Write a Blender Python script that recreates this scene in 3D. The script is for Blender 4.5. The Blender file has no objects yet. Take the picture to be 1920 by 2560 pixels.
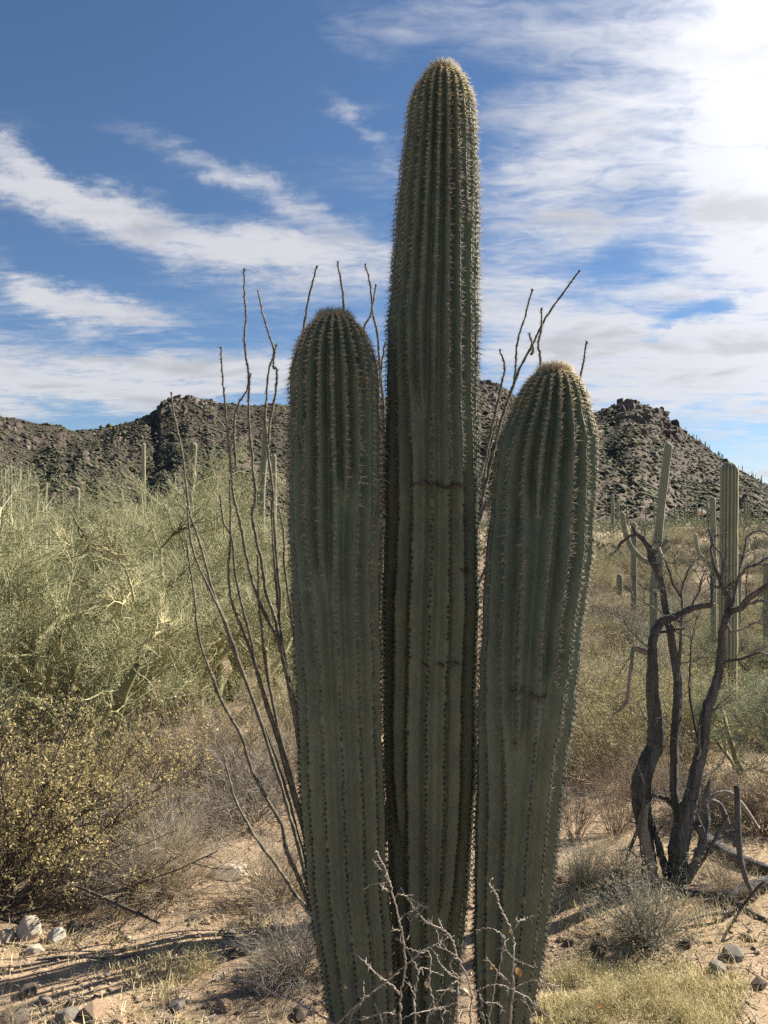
import bpy, bmesh, math
import numpy as np
from mathutils import Vector, Matrix

S = bpy.context.scene
COL = S.collection
rad = math.radians
RNG = np.random.default_rng(11)

# ------------------------------------------------------------------ camera
CAM_H = 1.55
F_PX = 1923.0            # focal length in pixels of the 1920x2560 picture
PITCH = math.atan(60 / F_PX)
cam_d = bpy.data.cameras.new('camera')
cam = bpy.data.objects.new('camera', cam_d)
COL.objects.link(cam)
cam.location = (0, 0, CAM_H)
cam.rotation_euler = (math.pi / 2 + PITCH, 0, 0)
cam_d.sensor_fit = 'VERTICAL'
cam_d.sensor_height = 24.0
cam_d.lens = 24.0 * F_PX / 2560
cam_d.clip_start = 0.02
cam_d.clip_end = 9000
S.camera = cam

# ------------------------------------------------------------------ light
SUN_AZ, SUN_EL = rad(62), rad(36)
SUN_DIR = Vector((math.sin(SUN_AZ) * math.cos(SUN_EL), math.cos(SUN_AZ) * math.cos(SUN_EL), math.sin(SUN_EL)))
sun_d = bpy.data.lights.new('sun', 'SUN')
sun_d.energy = 4.2
sun_d.angle = rad(0.55)
sun_d.color = (1.0, 0.93, 0.80)
sun = bpy.data.objects.new('sun', sun_d)
COL.objects.link(sun)
sun.rotation_euler = SUN_DIR.to_track_quat('Z', 'Y').to_euler()

S.view_settings.view_transform = 'Standard'
S.view_settings.look = 'None'
S.view_settings.gamma = 1
S.view_settings.exposure = 1.6
S.view_settings.use_curve_mapping = False
S.render.engine = 'CYCLES'
S.cycles.max_bounces = 6
S.cycles.transparent_max_bounces = 6
S.cycles.use_denoising = False


def px_az_el(X, Y):
    """direction of a point of the photograph (1659x2212 grid) as azimuth / elevation"""
    k = 1920 / 1659 / F_PX
    u, v = (X - 829.5) * k, -(Y - 1106) * k
    dy = math.cos(PITCH) - v * math.sin(PITCH)
    dz = math.sin(PITCH) + v * math.cos(PITCH)
    return math.atan2(u, dy), math.atan2(dz, math.hypot(u, dy))


def build_world():
    w = bpy.data.worlds.new('World')
    S.world = w
    w.use_nodes = True
    nt = w.node_tree
    N, L = nt.nodes, nt.links
    N.clear()

    def nd(t, **k):
        n = N.new(t)
        for a, b in k.items():
            setattr(n, a, b)
        return n

    def m(op, a, b=None, c=None, clamp=False):
        n = nd('ShaderNodeMath', operation=op, use_clamp=clamp)
        for i, q in enumerate((a, b, c)):
            if q is None:
                continue
            if isinstance(q, (int, float)):
                n.inputs[i].default_value = q
            else:
                L.new(q, n.inputs[i])
        return n.outputs[0]

    out = nd('ShaderNodeOutputWorld')
    bg = nd('ShaderNodeBackground')
    bg.inputs['Strength'].default_value = 0.051
    L.new(bg.outputs[0], out.inputs[0])
    sky = nd('ShaderNodeTexSky', sky_type='NISHITA')
    sky.sun_disc = False
    sky.sun_elevation = SUN_EL
    sky.sun_rotation = SUN_AZ
    sky.altitude = 900
    sky.air_density = 1.0
    sky.dust_density = 0.25
    sky.ozone_density = 3.5
    tc = nd('ShaderNodeTexCoord')
    sep = nd('ShaderNodeSeparateXYZ')
    L.new(tc.outputs['Generated'], sep.inputs[0])
    x, y, z = sep.outputs
    az = m('ARCTAN2', x, y)
    el = m('ARCSINE', z)
    # a flat cloud deck seen in perspective
    zz = m('ADD', m('MAXIMUM', z, 0.0), 0.10)
    pc = nd('ShaderNodeCombineXYZ')
    L.new(m('DIVIDE', x, zz), pc.inputs[0])
    L.new(m('DIVIDE', y, zz), pc.inputs[1])

    def noise(vec, rot, scale, sc, detail, rough, dist=0.0, off=(0, 0, 0)):
        mp = nd('ShaderNodeMapping')
        mp.inputs['Rotation'].default_value = (0, 0, rot)
        mp.inputs['Scale'].default_value = scale
        mp.inputs['Location'].default_value = off
        L.new(vec, mp.inputs[0])
        n = nd('ShaderNodeTexNoise')
        n.inputs['Scale'].default_value = sc
        n.inputs['Detail'].default_value = detail
        n.inputs['Roughness'].default_value = rough
        n.inputs['Distortion'].default_value = dist
        L.new(mp.outputs[0], n.inputs['Vector'])
        return n
    wisp = noise(pc.outputs[0], rad(28), (0.8, 2.1, 1), 2.6, 9, 0.6, 0.5)
    puff = noise(pc.outputs[0], rad(10), (1, 1.5, 1), 2.1, 8, 0.56, 0.35, (3.1, 1.7, 0))
    fine = noise(pc.outputs[0], rad(-20), (1, 2.2, 1), 9.0, 6, 0.6, 0.8, (7.1, 0.7, 0))
    big = noise(pc.outputs[0], 0, (1, 1, 1), 0.55, 4, 0.5, 0.2, (5.5, 2.2, 0))
    # angular coordinates, warped so that no cloud has a plain outline
    ae = nd('ShaderNodeCombineXYZ')
    L.new(az, ae.inputs[0])
    L.new(el, ae.inputs[1])
    wp = noise(ae.outputs[0], rad(-12), (1, 1.9, 1), 6.0, 8, 0.68)
    sub = nd('ShaderNodeVectorMath', operation='SUBTRACT')
    L.new(wp.outputs['Color'], sub.inputs[0])
    sub.inputs[1].default_value = (0.5, 0.5, 0.5)
    scl = nd('ShaderNodeVectorMath', operation='MULTIPLY')
    L.new(sub.outputs[0], scl.inputs[0])
    scl.inputs[1].default_value = (0.22, 0.12, 0)
    add = nd('ShaderNodeVectorMath', operation='ADD')
    L.new(ae.outputs[0], add.inputs[0])
    L.new(scl.outputs[0], add.inputs[1])
    # cloud banks: photo position, half length, half width (degrees), tilt, amount
    banks = [(150, 415, 8.0, 1.7, -13, .80), (30, 350, 4.5, 1.2, -20, .30), (500, 385, 7.0, 1.0, -15, .48),
             (650, 430, 5.0, 1.1, -22, .14), (600, 560, 7.0, 1.7, -2, .75), (160, 640, 7.5, 1.35, -12, .80),
             (240, 825, 12, 1.7, 1, .85), (560, 800, 6, 1.6, 4, .60), (790, 290, 3.2, 1.0, -30, .42),
             (1380, 300, 9, 10.0, 55, .26), (1670, 400, 4.5, 13.0, 0, .75), (1580, 60, 7, 5, 0, .22),
             (1300, 760, 11, 2.4, -4, .62), (1600, 800, 9, 2.4, 6, .62), (1150, 640, 6, 2.6, -10, .40),
             (900, 40, 9, 2.6, 4, .32), (330, 520, 14, 6, 0, .04), (580, 470, 8, 4.5, -15, .04), (760, 620, 8, 4, 0, .18), (1250, 150, 8, 6, 30, .16), (1180, 430, 5, 4, 40, .30), (1590, 1010, 4, .5, 3, .40),
             (1500, 690, 5, .8, 14, -.55), (1280, 560, 4, 2.0, 20, -.30)]
    # the same weather goes on outside the picture
    banks += [(2700, 300, 30, 18, 20, .62), (-900, 480, 26, 3.5, -8, .7), (-1500, 850, 30, 3, 2, .7)]
    cov = None
    for X, Y, a, b, t, wgt in banks:
        A, E = px_az_el(X, Y)
        mp = nd('ShaderNodeMapping', vector_type='TEXTURE')
        mp.inputs['Location'].default_value = (A, E, 0)
        mp.inputs['Rotation'].default_value = (0, 0, rad(t))
        mp.inputs['Scale'].default_value = (rad(a), rad(b), 1)
        L.new(add.outputs[0], mp.inputs[0])
        ln = nd('ShaderNodeVectorMath', operation='LENGTH')
        L.new(mp.outputs[0], ln.inputs[0])
        g = m('MULTIPLY', m('POWER', math.e, m('MULTIPLY', m('MULTIPLY', ln.outputs['Value'], ln.outputs['Value']), -1.0)), wgt)
        cov = g if cov is None else m('ADD', cov, g)
    # streaky texture decides where each bank is dense
    tex = m('ADD', m('MULTIPLY', m('SUBTRACT', wisp.outputs['Fac'], 0.5), 1.5),
            m('ADD', m('MULTIPLY', m('SUBTRACT', puff.outputs['Fac'], 0.5), 0.9),
              m('MULTIPLY', m('SUBTRACT', fine.outputs['Fac'], 0.5), 0.85)))
    behind = m('MULTIPLY', m('SUBTRACT', big.outputs['Fac'], 0.47), 0.8)  # cloud cover over the whole sky, raised to add fill light
    raw = m('ADD', m('ADD', cov, behind), m('MULTIPLY', tex, m('ADD', 0.40, m('MULTIPLY', cov, 0.95))))
    sm = nd('ShaderNodeMapRange', interpolation_type='SMOOTHSTEP')
    sm.inputs['From Min'].default_value = 0.08
    sm.inputs['From Max'].default_value = 0.90
    L.new(raw, sm.inputs['Value'])
    dens = sm.outputs[0]
    # clouds: white, greyer where thick, brighter towards the sun
    dot = nd('ShaderNodeVectorMath', operation='DOT_PRODUCT')
    L.new(tc.outputs['Generated'], dot.inputs[0])
    dot.inputs[1].default_value = SUN_DIR
    ang = m('ARCCOSINE', m('MINIMUM', m('MAXIMUM', dot.outputs['Value'], -1.0), 1.0))
    glow = m('POWER', math.e, m('MULTIPLY', m('MULTIPLY', ang, ang), -5.0))
    gm = nd('ShaderNodeMapRange', interpolation_type='SMOOTHSTEP')
    gm.inputs['From Min'].default_value = 0.50
    gm.inputs['From Max'].default_value = 0.68
    L.new(puff.outputs['Fac'], gm.inputs['Value'])
    grey = m('SUBTRACT', 1.0, m('MULTIPLY', m('MULTIPLY', gm.outputs[0], dens), 0.24))
    bright = m('MULTIPLY', m('ADD', 4.8, m('MULTIPLY', glow, 12.0)), grey)
    cc = nd('ShaderNodeVectorMath', operation='SCALE')
    cc.inputs[0].default_value = (0.97, 0.975, 1.03)
    L.new(bright, cc.inputs['Scale'])
    hs = nd('ShaderNodeHueSaturation')
    hs.inputs['Saturation'].default_value = 1.06
    hs.inputs['Value'].default_value = 0.76
    L.new(sky.outputs[0], hs.inputs['Color'])
    mx = nd('ShaderNodeMix', data_type='RGBA')
    L.new(m('MULTIPLY', dens, 0.94), mx.inputs[0])
    L.new(hs.outputs[0], mx.inputs[6])
    L.new(cc.outputs[0], mx.inputs[7])
    L.new(mx.outputs[2], bg.inputs['Color'])


build_world()

# ------------------------------------------------------------------ maths helpers
K = 1920 / 1659 / F_PX


def ray(X, Y):
    u, v = (X - 829.5) * K, -(Y - 1106) * K
    return np.array([u, math.cos(PITCH) - v * math.sin(PITCH), math.sin(PITCH) + v * math.cos(PITCH)])


def at(X, Y, d):
    """world point at depth y = d seen at photo position X, Y (1659x2212 grid)"""
    r = ray(X, Y)
    return np.array([0, 0, CAM_H]) + r * (d / r[1])


def hash2(ix, iy, seed):
    h = (ix.astype(np.int64) * 374761393 + iy.astype(np.int64) * 668265263 + seed * 974711) & 0x7fffffff
    h = ((h ^ (h >> 13)) * 1274126177) & 0x7fffffff
    return ((h ^ (h >> 16)) & 0xffff) / 65535.0


def vnoise(x, y, seed=0):
    x = np.asarray(x, float)
    y = np.asarray(y, float)
    ix, iy = np.floor(x), np.floor(y)
    fx, fy = x - ix, y - iy
    fx, fy = fx * fx * (3 - 2 * fx), fy * fy * (3 - 2 * fy)
    a, b = hash2(ix, iy, seed), hash2(ix + 1, iy, seed)
    c, d = hash2(ix, iy + 1, seed), hash2(ix + 1, iy + 1, seed)
    return (a * (1 - fx) + b * fx) * (1 - fy) + (c * (1 - fx) + d * fx) * fy


def fbm(x, y, seed=0, oct=4):
    s, a = 0, 0.5
    for i in range(oct):
        s = s + a * (vnoise(x, y, seed + i * 17) - 0.5)
        x, y, a = x * 2.03 + 3.1, y * 2.03 + 1.7, a * 0.5
    return s


GR = [0, 3.4, 5, 7, 9.5, 13, 18, 25, 35, 60, 100, 180, 260, 400, 900, 6000]
GZ = [0, 0, -.06, -.3, -.70, -1.0, -.95, -.6, .0, 1.2, 2.6, 4.3, 6, 8, 12, 20]


def gz(x, y):
    x = np.asarray(x, float)
    y = np.asarray(y, float)
    r = np.hypot(x, y)
    z = np.interp(r, GR, GZ)
    near = np.clip(1 - r / 12, 0, 1)
    z = z + fbm(x * 1.1, y * 1.1, 3) * 0.11 * np.clip((r - .5) / 2, 0.2, 1) + fbm(x * 5, y * 5, 9) * 0.03 * near
    z = z + fbm(x * .12, y * .12, 5) * np.clip((r - 6) / 40, 0, 1) * 1.2
    return z


def ground_hit(X, Y):
    r = ray(X, Y)
    t = 2.0
    o = np.array([0, 0, CAM_H])
    for i in range(400):
        p = o + r * t
        dz = p[2] - float(gz(p[0], p[1]))
        if dz < 0.002:
            break
        t += max(dz * 0.4, 0.004)
    return p


def on_ground(X, d):
    """ground point at depth d in the photo column X (near the horizon line)"""
    x = (X - 829.5) * K * d
    return np.array([x, d, float(gz(x, d))])


def unit(v):
    return v / np.maximum(np.linalg.norm(v, axis=-1, keepdims=True), 1e-9)


def crom(pts, n):
    """smooth curve through control points, n samples (rows of any width)"""
    p = np.asarray(pts, float)
    if len(p) < 3:
        t = np.linspace(0, 1, n)[:, None]
        return p[0] * (1 - t) + p[-1] * t
    q = np.vstack([2 * p[0] - p[1], p, 2 * p[-1] - p[-2]])
    s = np.linspace(0, len(p) - 1 - 1e-6, n)
    i = np.floor(s).astype(int)
    t = (s - i)[:, None]
    a, b, c, d = q[i], q[i + 1], q[i + 2], q[i + 3]
    return .5 * (2 * b + (c - a) * t + (2 * a - 5 * b + 4 * c - d) * t ** 2 + (3 * b - a - 3 * c + d) * t ** 3)


# ------------------------------------------------------------------ mesh helpers
class MB:
    """collects vertices and faces, with one tint value per vertex"""

    def __init__(self):
        self.v, self.f, self.t, self.n = [], [], [], 0

    def add(self, V, F, tint=0.5):
        V = np.asarray(V, float).reshape(-1, 3)
        F = np.asarray(F, int)
        self.v.append(V)
        self.f.append(F + self.n)
        self.t.append(np.broadcast_to(np.asarray(tint, float), (len(V),)).copy())
        self.n += len(V)

    def tubes(self, P, R, sides=3, tint=0.5, cap=False):
        P = np.asarray(P, float)
        R = np.asarray(R, float)
        if P.ndim == 2:
            P, R = P[None], R[None]
        N, k, _ = P.shape
        T = np.empty_like(P)
        T[:, 1:-1] = P[:, 2:] - P[:, :-2]
        T[:, 0] = P[:, 1] - P[:, 0]
        T[:, -1] = P[:, -1] - P[:, -2]
        T = unit(T)
        ref = unit(np.cross(T[:, 0], np.array([0.31, 0.87, 0.39]) + 0 * T[:, 0]))
        V = np.empty((N, k, sides, 3))
        ang = np.arange(sides) * 2 * math.pi / sides
        ca, sa = np.cos(ang)[None, :, None], np.sin(ang)[None, :, None]
        for j in range(k):
            ref = unit(ref - (ref * T[:, j]).sum(1, keepdims=True) * T[:, j])
            bi = np.cross(T[:, j], ref)
            rr = R[:, j]
            rr = rr[:, :, None] if rr.ndim == 2 else rr[:, None, None]
            V[:, j] = P[:, j, None, :] + rr * (ca * ref[:, None] + sa * bi[:, None])
        idx = np.arange(N * k * sides).reshape(N, k, sides)
        a = idx[:, :-1]
        b = idx[:, 1:]
        F = np.stack([a, np.roll(a, -1, 2), np.roll(b, -1, 2), b], -1).reshape(-1, 4)
        tt = np.asarray(tint, float)
        if tt.ndim == 1 and len(tt) == N:
            tt = np.repeat(tt, k * sides)
        base = self.n
        self.add(V.reshape(-1, 3), F, tt)
        if cap:
            for n_ in range(N):
                for row, flip in ((0, True), (k - 1, False)):
                    ring = idx[n_, row]
                    c = P[n_, row]
                    fan = [[ring[q], ring[(q + 1) % sides], self.n - base] for q in range(sides)]
                    if flip:
                        fan = [[b_, a_, c_] for a_, b_, c_ in fan]
                    self.f.append(np.array(fan) + base)
                    self.v.append(c[None])
                    self.t.append(np.array([float(np.mean(tt))]))
                    self.n += 1

    def cones(self, B, D, L, r, tint=0.5):
        N = len(B)
        D = unit(D)
        ref = unit(np.cross(D, np.array([0.35, 0.81, 0.47]) + 0 * D))
        bi = np.cross(D, ref)
        V = np.empty((N, 4, 3))
        for q in range(3):
            a = q * 2 * math.pi / 3
            V[:, q] = B + r * (math.cos(a) * ref + math.sin(a) * bi)
        V[:, 3] = B + D * np.asarray(L)[:, None]
        i = np.arange(N)[:, None] * 4
        F = np.concatenate([i + np.array([[0, 1, 3]]), i + np.array([[1, 2, 3]]), i + np.array([[2, 0, 3]])])
        tt = np.asarray(tint, float)
        self.add(V.reshape(-1, 3), F, np.repeat(tt, 4) if tt.ndim else tt)

    def leaves(self, C, size, rng, aspect=.45, tint=None, up=0.0):
        """small pointed leaves, folded along the midrib"""
        N = len(C)
        d = unit(rng.normal(size=(N, 3)) + np.array([0, 0, up]))
        s = unit(np.cross(d, rng.normal(size=(N, 3))))
        nrm = np.cross(d, s)
        sz = (size * rng.uniform(.6, 1.3, N))[:, None]
        mid = C + d * sz * .5 - nrm * sz * .10
        V = np.stack([C, mid + s * sz * aspect * .5 + nrm * sz * .1, C + d * sz, mid - s * sz * aspect * .5 + nrm * sz * .1], 1)
        i = np.arange(N)[:, None] * 4
        F = np.concatenate([i + np.array([[0, 1, 2]]), i + np.array([[0, 2, 3]])])
        tt = rng.uniform(0, 1, N) if tint is None else tint
        self.add(V.reshape(-1, 3), F, np.repeat(tt, 4))

    def mesh(self, name, mats, smooth=True):
        V = np.concatenate(self.v)
        t = np.concatenate(self.t)
        me = bpy.data.meshes.new(name)
        me.vertices.add(len(V))
        me.vertices.foreach_set('co', V.astype(np.float32).ravel())
        loops, starts, pos = [], [], 0
        for f in self.f:
            w = f.shape[1]
            loops.append(f.ravel())
            starts.append(pos + np.arange(len(f)) * w)
            pos += f.size
        loops = np.concatenate(loops).astype(np.int32)
        starts = np.concatenate(starts).astype(np.int32)
        me.loops.add(len(loops))
        me.loops.foreach_set('vertex_index', loops)
        me.polygons.add(len(starts))
        me.polygons.foreach_set('loop_start', starts)
        me.update(calc_edges=True)
        if smooth:
            me.polygons.foreach_set('use_smooth', np.ones(len(starts), bool))
        at_ = me.attributes.new('tint', 'FLOAT', 'POINT')
        at_.data.foreach_set('value', t.astype(np.float32))
        for mm in (mats if isinstance(mats, (list, tuple)) else [mats]):
            me.materials.append(mm)
        return me

    def obj(self, name, mats, parent=None, smooth=True):
        return link(name, self.mesh(name, mats, smooth), parent)


def link(name, data, parent=None):
    o = bpy.data.objects.new(name, data)
    COL.objects.link(o)
    if parent is not None:
        o.parent = parent
    return o


def tag(o, label=None, cat=None, group=None, kind=None):
    if label:
        o['label'] = label
    if cat:
        o['category'] = cat
    if group:
        o['group'] = group
    if kind:
        o['kind'] = kind
    return o


def thing(name, label, cat, loc=(0, 0, 0), group=None):
    o = link(name, None)
    o.location = [float(q) for q in loc]
    o.empty_display_size = .1
    return tag(o, label, cat, group)


def copy_tree(o, parent=None):
    c = o.copy()
    COL.objects.link(c)
    c.parent = parent
    for ch in list(o.children):
        copy_tree(ch, c)
    return c


# ------------------------------------------------------------------ materials
def material(name, cols, rough=.85, noise=None, bump=None, transl=0.0, spec=.25, coord='Object', rnd=0.0, grain=None):
    """cols: colours along the vertex tint (0..1). noise=(scale, amount) varies the brightness,
    bump=(scale, strength, distance) adds fine relief, rnd varies it per object."""
    mt = bpy.data.materials.new(name)
    mt.use_nodes = True
    nt = mt.node_tree
    N, L = nt.nodes, nt.links
    N.clear()
    out = N.new('ShaderNodeOutputMaterial')
    pr = N.new('ShaderNodeBsdfPrincipled')
    pr.inputs['Roughness'].default_value = rough
    pr.inputs['Specular IOR Level'].default_value = spec
    at_ = N.new('ShaderNodeAttribute')
    at_.attribute_name = 'tint'
    rp = N.new('ShaderNodeValToRGB')
    L.new(at_.outputs['Fac'], rp.inputs[0])
    els = rp.color_ramp.elements
    while len(els) < len(cols):
        els.new(0.5)
    for i, c in enumerate(cols):
        els[i].position = i / max(1, len(cols) - 1)
        els[i].color = (*c, 1)
    col = rp.outputs[0]
    tc = N.new('ShaderNodeTexCoord')
    vec = tc.outputs[coord]
    if grain:
        gm_ = N.new('ShaderNodeMapping')
        gm_.inputs['Scale'].default_value = grain
        L.new(vec, gm_.inputs[0])
        vec = gm_.outputs[0]
    if noise:
        for sc, amt in (noise if isinstance(noise[0], (tuple, list)) else [noise]):
            nz = N.new('ShaderNodeTexNoise')
            nz.inputs['Scale'].default_value = sc
            nz.inputs['Detail'].default_value = 6
            nz.inputs['Roughness'].default_value = .65
            L.new(vec, nz.inputs['Vector'])
            mr = N.new('ShaderNodeMapRange')
            mr.inputs['From Min'].default_value = .3
            mr.inputs['From Max'].default_value = .7
            mr.inputs['To Min'].default_value = 1 - amt
            mr.inputs['To Max'].default_value = 1 + amt
            L.new(nz.outputs['Fac'], mr.inputs['Value'])
            vm = N.new('ShaderNodeVectorMath')
            vm.operation = 'SCALE'
            L.new(col, vm.inputs[0])
            L.new(mr.outputs[0], vm.inputs['Scale'])
            col = vm.outputs[0]
    if rnd:
        oi = N.new('ShaderNodeObjectInfo')
        mr = N.new('ShaderNodeMapRange')
        mr.inputs['To Min'].default_value = 1 - rnd
        mr.inputs['To Max'].default_value = 1 + rnd
        L.new(oi.outputs['Random'], mr.inputs['Value'])
        vm = N.new('ShaderNodeVectorMath')
        vm.operation = 'SCALE'
        L.new(col, vm.inputs[0])
        L.new(mr.outputs[0], vm.inputs['Scale'])
        col = vm.outputs[0]
    L.new(col, pr.inputs['Base Color'])
    if bump:
        nz = N.new('ShaderNodeTexNoise')
        nz.inputs['Scale'].default_value = bump[0]
        nz.inputs['Detail'].default_value = 7
        nz.inputs['Roughness'].default_value = .65
        L.new(vec, nz.inputs['Vector'])
        bp = N.new('ShaderNodeBump')
        bp.inputs['Strength'].default_value = bump[1]
        bp.inputs['Distance'].default_value = bump[2]
        L.new(nz.outputs['Fac'], bp.inputs['Height'])
        L.new(bp.outputs[0], pr.inputs['Normal'])
    sh = pr.outputs[0]
    if transl:
        tr = N.new('ShaderNodeBsdfTranslucent')
        L.new(col, tr.inputs['Color'])
        mx = N.new('ShaderNodeMixShader')
        mx.inputs[0].default_value = transl
        L.new(sh, mx.inputs[1])
        L.new(tr.outputs[0], mx.inputs[2])
        sh = mx.outputs[0]
    L.new(sh, out.inputs[0])
    return mt


M = {}
M['ground'] = material('desert soil', [(.22, .155, .10), (.40, .29, .19), (.52, .40, .28)], .95, [(1.3, .18), (22, .22), (130, .28)], (60, .7, .012))
M['pebble'] = material('pebbles', [(.16, .12, .09), (.34, .25, .17), (.50, .42, .33)], .9, (40, .2))
M['stem'] = material('saguaro skin', [(.130, .143, .100), (.124, .144, .101), (.100, .133, .100), (.104, .135, .094)], .6, [(5, .2), (24, .16), (160, .16)], (160, .35, .002), spec=.22, grain=(1, 1, .4))
M['spine'] = material('saguaro spines', [(.052, .048, .046), (.17, .157, .138), (.49, .45, .375), (.80, .68, .42)], .6, transl=.35)
M['scar'] = material('corky scar', [(.045, .04, .033), (.15, .13, .10)], .95, (60, .4), (120, .8, .004))
M['ocotillo'] = material('ocotillo bark', [(.060, .055, .045), (.15, .135, .10), (.23, .21, .15)], .85, (50, .4), (90, .8, .004))
M['thorn'] = material('ocotillo thorns', [(.10, .085, .07), (.2, .17, .13)], .8)
M['deadwood'] = material('weathered dead wood', [(.065, .063, .060), (.13, .126, .121), (.30, .29, .275)], .8, [(3, .3), (40, .6), (140, .3)], (40, 1.0, .03), grain=(1, 1, .10))
M['palewood'] = material('bleached wood', [(.20, .175, .145), (.34, .305, .26)], .85, (30, .4), (40, 1.0, .010), grain=(1, 1, .2))
M['pvbark'] = material('palo verde bark', [(.10, .10, .052), (.23, .22, .11), (.48, .43, .24)], .8, [(9, .3)], (60, .4, .004), rnd=.15)
M['pvtwig'] = material('palo verde twigs', [(.22, .225, .125), (.41, .40, .225), (.58, .55, .35)], .75, (1.2, .25), transl=.2, rnd=.2)
M['pvgrey'] = material('grey green twigs', [(.09, .11, .075), (.16, .19, .12), (.25, .26, .17)], .75, (1.2, .2), transl=.15, rnd=.12)
M['pvleaf'] = material('palo verde leaves', [(.17, .195, .10), (.30, .325, .175), (.46, .46, .27)], .7, transl=.45)
M['creoleaf'] = material('small dry yellow leaves', [(.24, .22, .09), (.48, .39, .17), (.64, .50, .27)], .7, transl=.35)
M['greenleaf'] = material('small green leaves', [(.20, .21, .08), (.34, .335, .14), (.50, .46, .22)], .7, transl=.35)
M['darktwig'] = material('dark twigs', [(.05, .042, .036), (.12, .10, .08)], .85)
M['drytwig'] = material('dry tan twigs', [(.19, .155, .12), (.39, .32, .23), (.54, .46, .33)], .85, (2, .2), transl=.1, rnd=.1)
M['greytwig'] = material('dry grey twigs', [(.13, .115, .10), (.28, .25, .21), (.44, .39, .33)], .85, (2, .2), rnd=.1)
M['redtwig'] = material('red brown twigs', [(.12, .092, .074), (.25, .19, .145), (.38, .31, .235)], .85, (2, .2), rnd=.1)
M['straw'] = material('straw', [(.40, .32, .17), (.60, .52, .29), (.72, .66, .42)], .8, transl=.3)
M['sage'] = material('grey leaves', [(.16, .17, .12), (.28, .29, .21), (.40, .40, .29)], .8, transl=.25)
M['shoot'] = material('pale bare twigs', [(.14, .11, .085), (.31, .265, .215), (.45, .40, .335)], .85, [(25, .3), (120, .3)], (120, .6, .002))
M['deadleaf'] = material('dead leaf', [(.42, .24, .08), (.55, .42, .25)], .7, (60, .25), transl=.3)
M['rock_pale'] = material('pale tan rock', [(.56, .47, .37)], .9, [(4, .14), (26, .16)], (30, .6, .015))
M['rock_grey'] = material('grey rock', [(.24, .21, .18)], .9, [(4, .22), (30, .2)], (30, .6, .015), rnd=.15)
M['rock_dark'] = material('dark brown rock', [(.11, .085, .07)], .9, [(4, .25), (30, .2)], (30, .6, .015), rnd=.2)
M['rock_white'] = material('whitish rock', [(.55, .52, .46)], .9, [(5, .2), (30, .2)], (30, .6, .015))
M['rock_tan'] = material('reddish tan rock', [(.36, .25, .17)], .9, [(4, .2), (30, .2)], (30, .6, .015), rnd=.15)
M['mountain'] = material('mountain slope', [(.044, .036, .029), (.076, .060, .046), (.145, .110, .078)], .95, [(.02, .2), (.16, .3), (.8, .35)], (.35, 1.0, 2.2))
M['cliff'] = material('cliff rock', [(.13, .105, .088), (.21, .165, .137), (.31, .235, .19)], .95, [(.05, .25), (.4, .3)], (.4, 1.0, 1.6), rnd=.2)
M['farshrub'] = material('distant shrubs', [(.050, .052, .032), (.085, .087, .052), (.15, .14, .085)], .9, transl=.1)
M['midshrub'] = material('slope shrubs', [(.085, .10, .056), (.15, .17, .095), (.24, .245, .15)], .9, transl=.15)
M['farcactus'] = material('distant saguaro skin', [(.13, .145, .085), (.21, .22, .14), (.46, .43, .32)], .7, (3, .15), rnd=.15)

# ------------------------------------------------------------------ ground
def build_ground():
    az = np.concatenate([np.linspace(-math.pi, -.75, 40, endpoint=False), np.linspace(-.75, .75, 200, endpoint=False), np.linspace(.75, math.pi, 41)])
    r = np.concatenate([[.05], np.geomspace(.4, 14, 150), np.geomspace(14.4, 5000, 90)])
    A, R = np.meshgrid(az, r, indexing='ij')
    x, y = R * np.sin(A), R * np.cos(A)
    z = gz(x, y)
    V = np.stack([x, y, z], -1).reshape(-1, 3)
    idx = np.arange(len(V)).reshape(A.shape)
    F = np.stack([idx[:-1, :-1], idx[:-1, 1:], idx[1:, 1:], idx[1:, :-1]], -1).reshape(-1, 4)
    t = np.clip(np.interp(R, [0, 6, 14], [.62, .52, .15]) + fbm(x * .8, y * .8, 21) * 1.1 + fbm(x * .05, y * .05, 22) + fbm(x * 4, y * 4, 23) * .6, 0, 1)  # brown patches put shade and litter into the soil colour; far soil browner
    b = MB()
    b.add(V, F, t.ravel())
    o = b.obj('desert_ground', M['ground'])
    tag(o, 'tan gravelly desert ground under and behind the cacti', kind='structure')


build_ground()

# ------------------------------------------------------------------ mountains
CREST = [(-900, 960), (-500, 920), (-200, 900), (0, 897), (60, 912), (130, 918), (150, 926), (200, 926), (240, 922), (280, 912), (335, 892), (348, 872),
         (375, 859), (410, 856), (450, 863), (472, 871), (530, 871), (600, 876), (660, 886), (740, 880), (830, 855), (900, 838), (980, 826), (1040, 822),
         (1075, 829), (1105, 848), (1150, 880), (1210, 905), (1255, 903), (1285, 892), (1312, 880), (1340, 871), (1365, 864), (1377, 870), (1420, 881),
         (1446, 905), (1460, 911), (1480, 931), (1502, 947), (1540, 976), (1560, 993), (1600, 1016), (1640, 1036), (1659, 1046), (1720, 1075), (1850, 1100), (2400, 1110)]
CA = np.array([px_az_el(*c) for c in CREST])
R0, RC, R1 = 140.0, 520.0, 720.0


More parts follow.
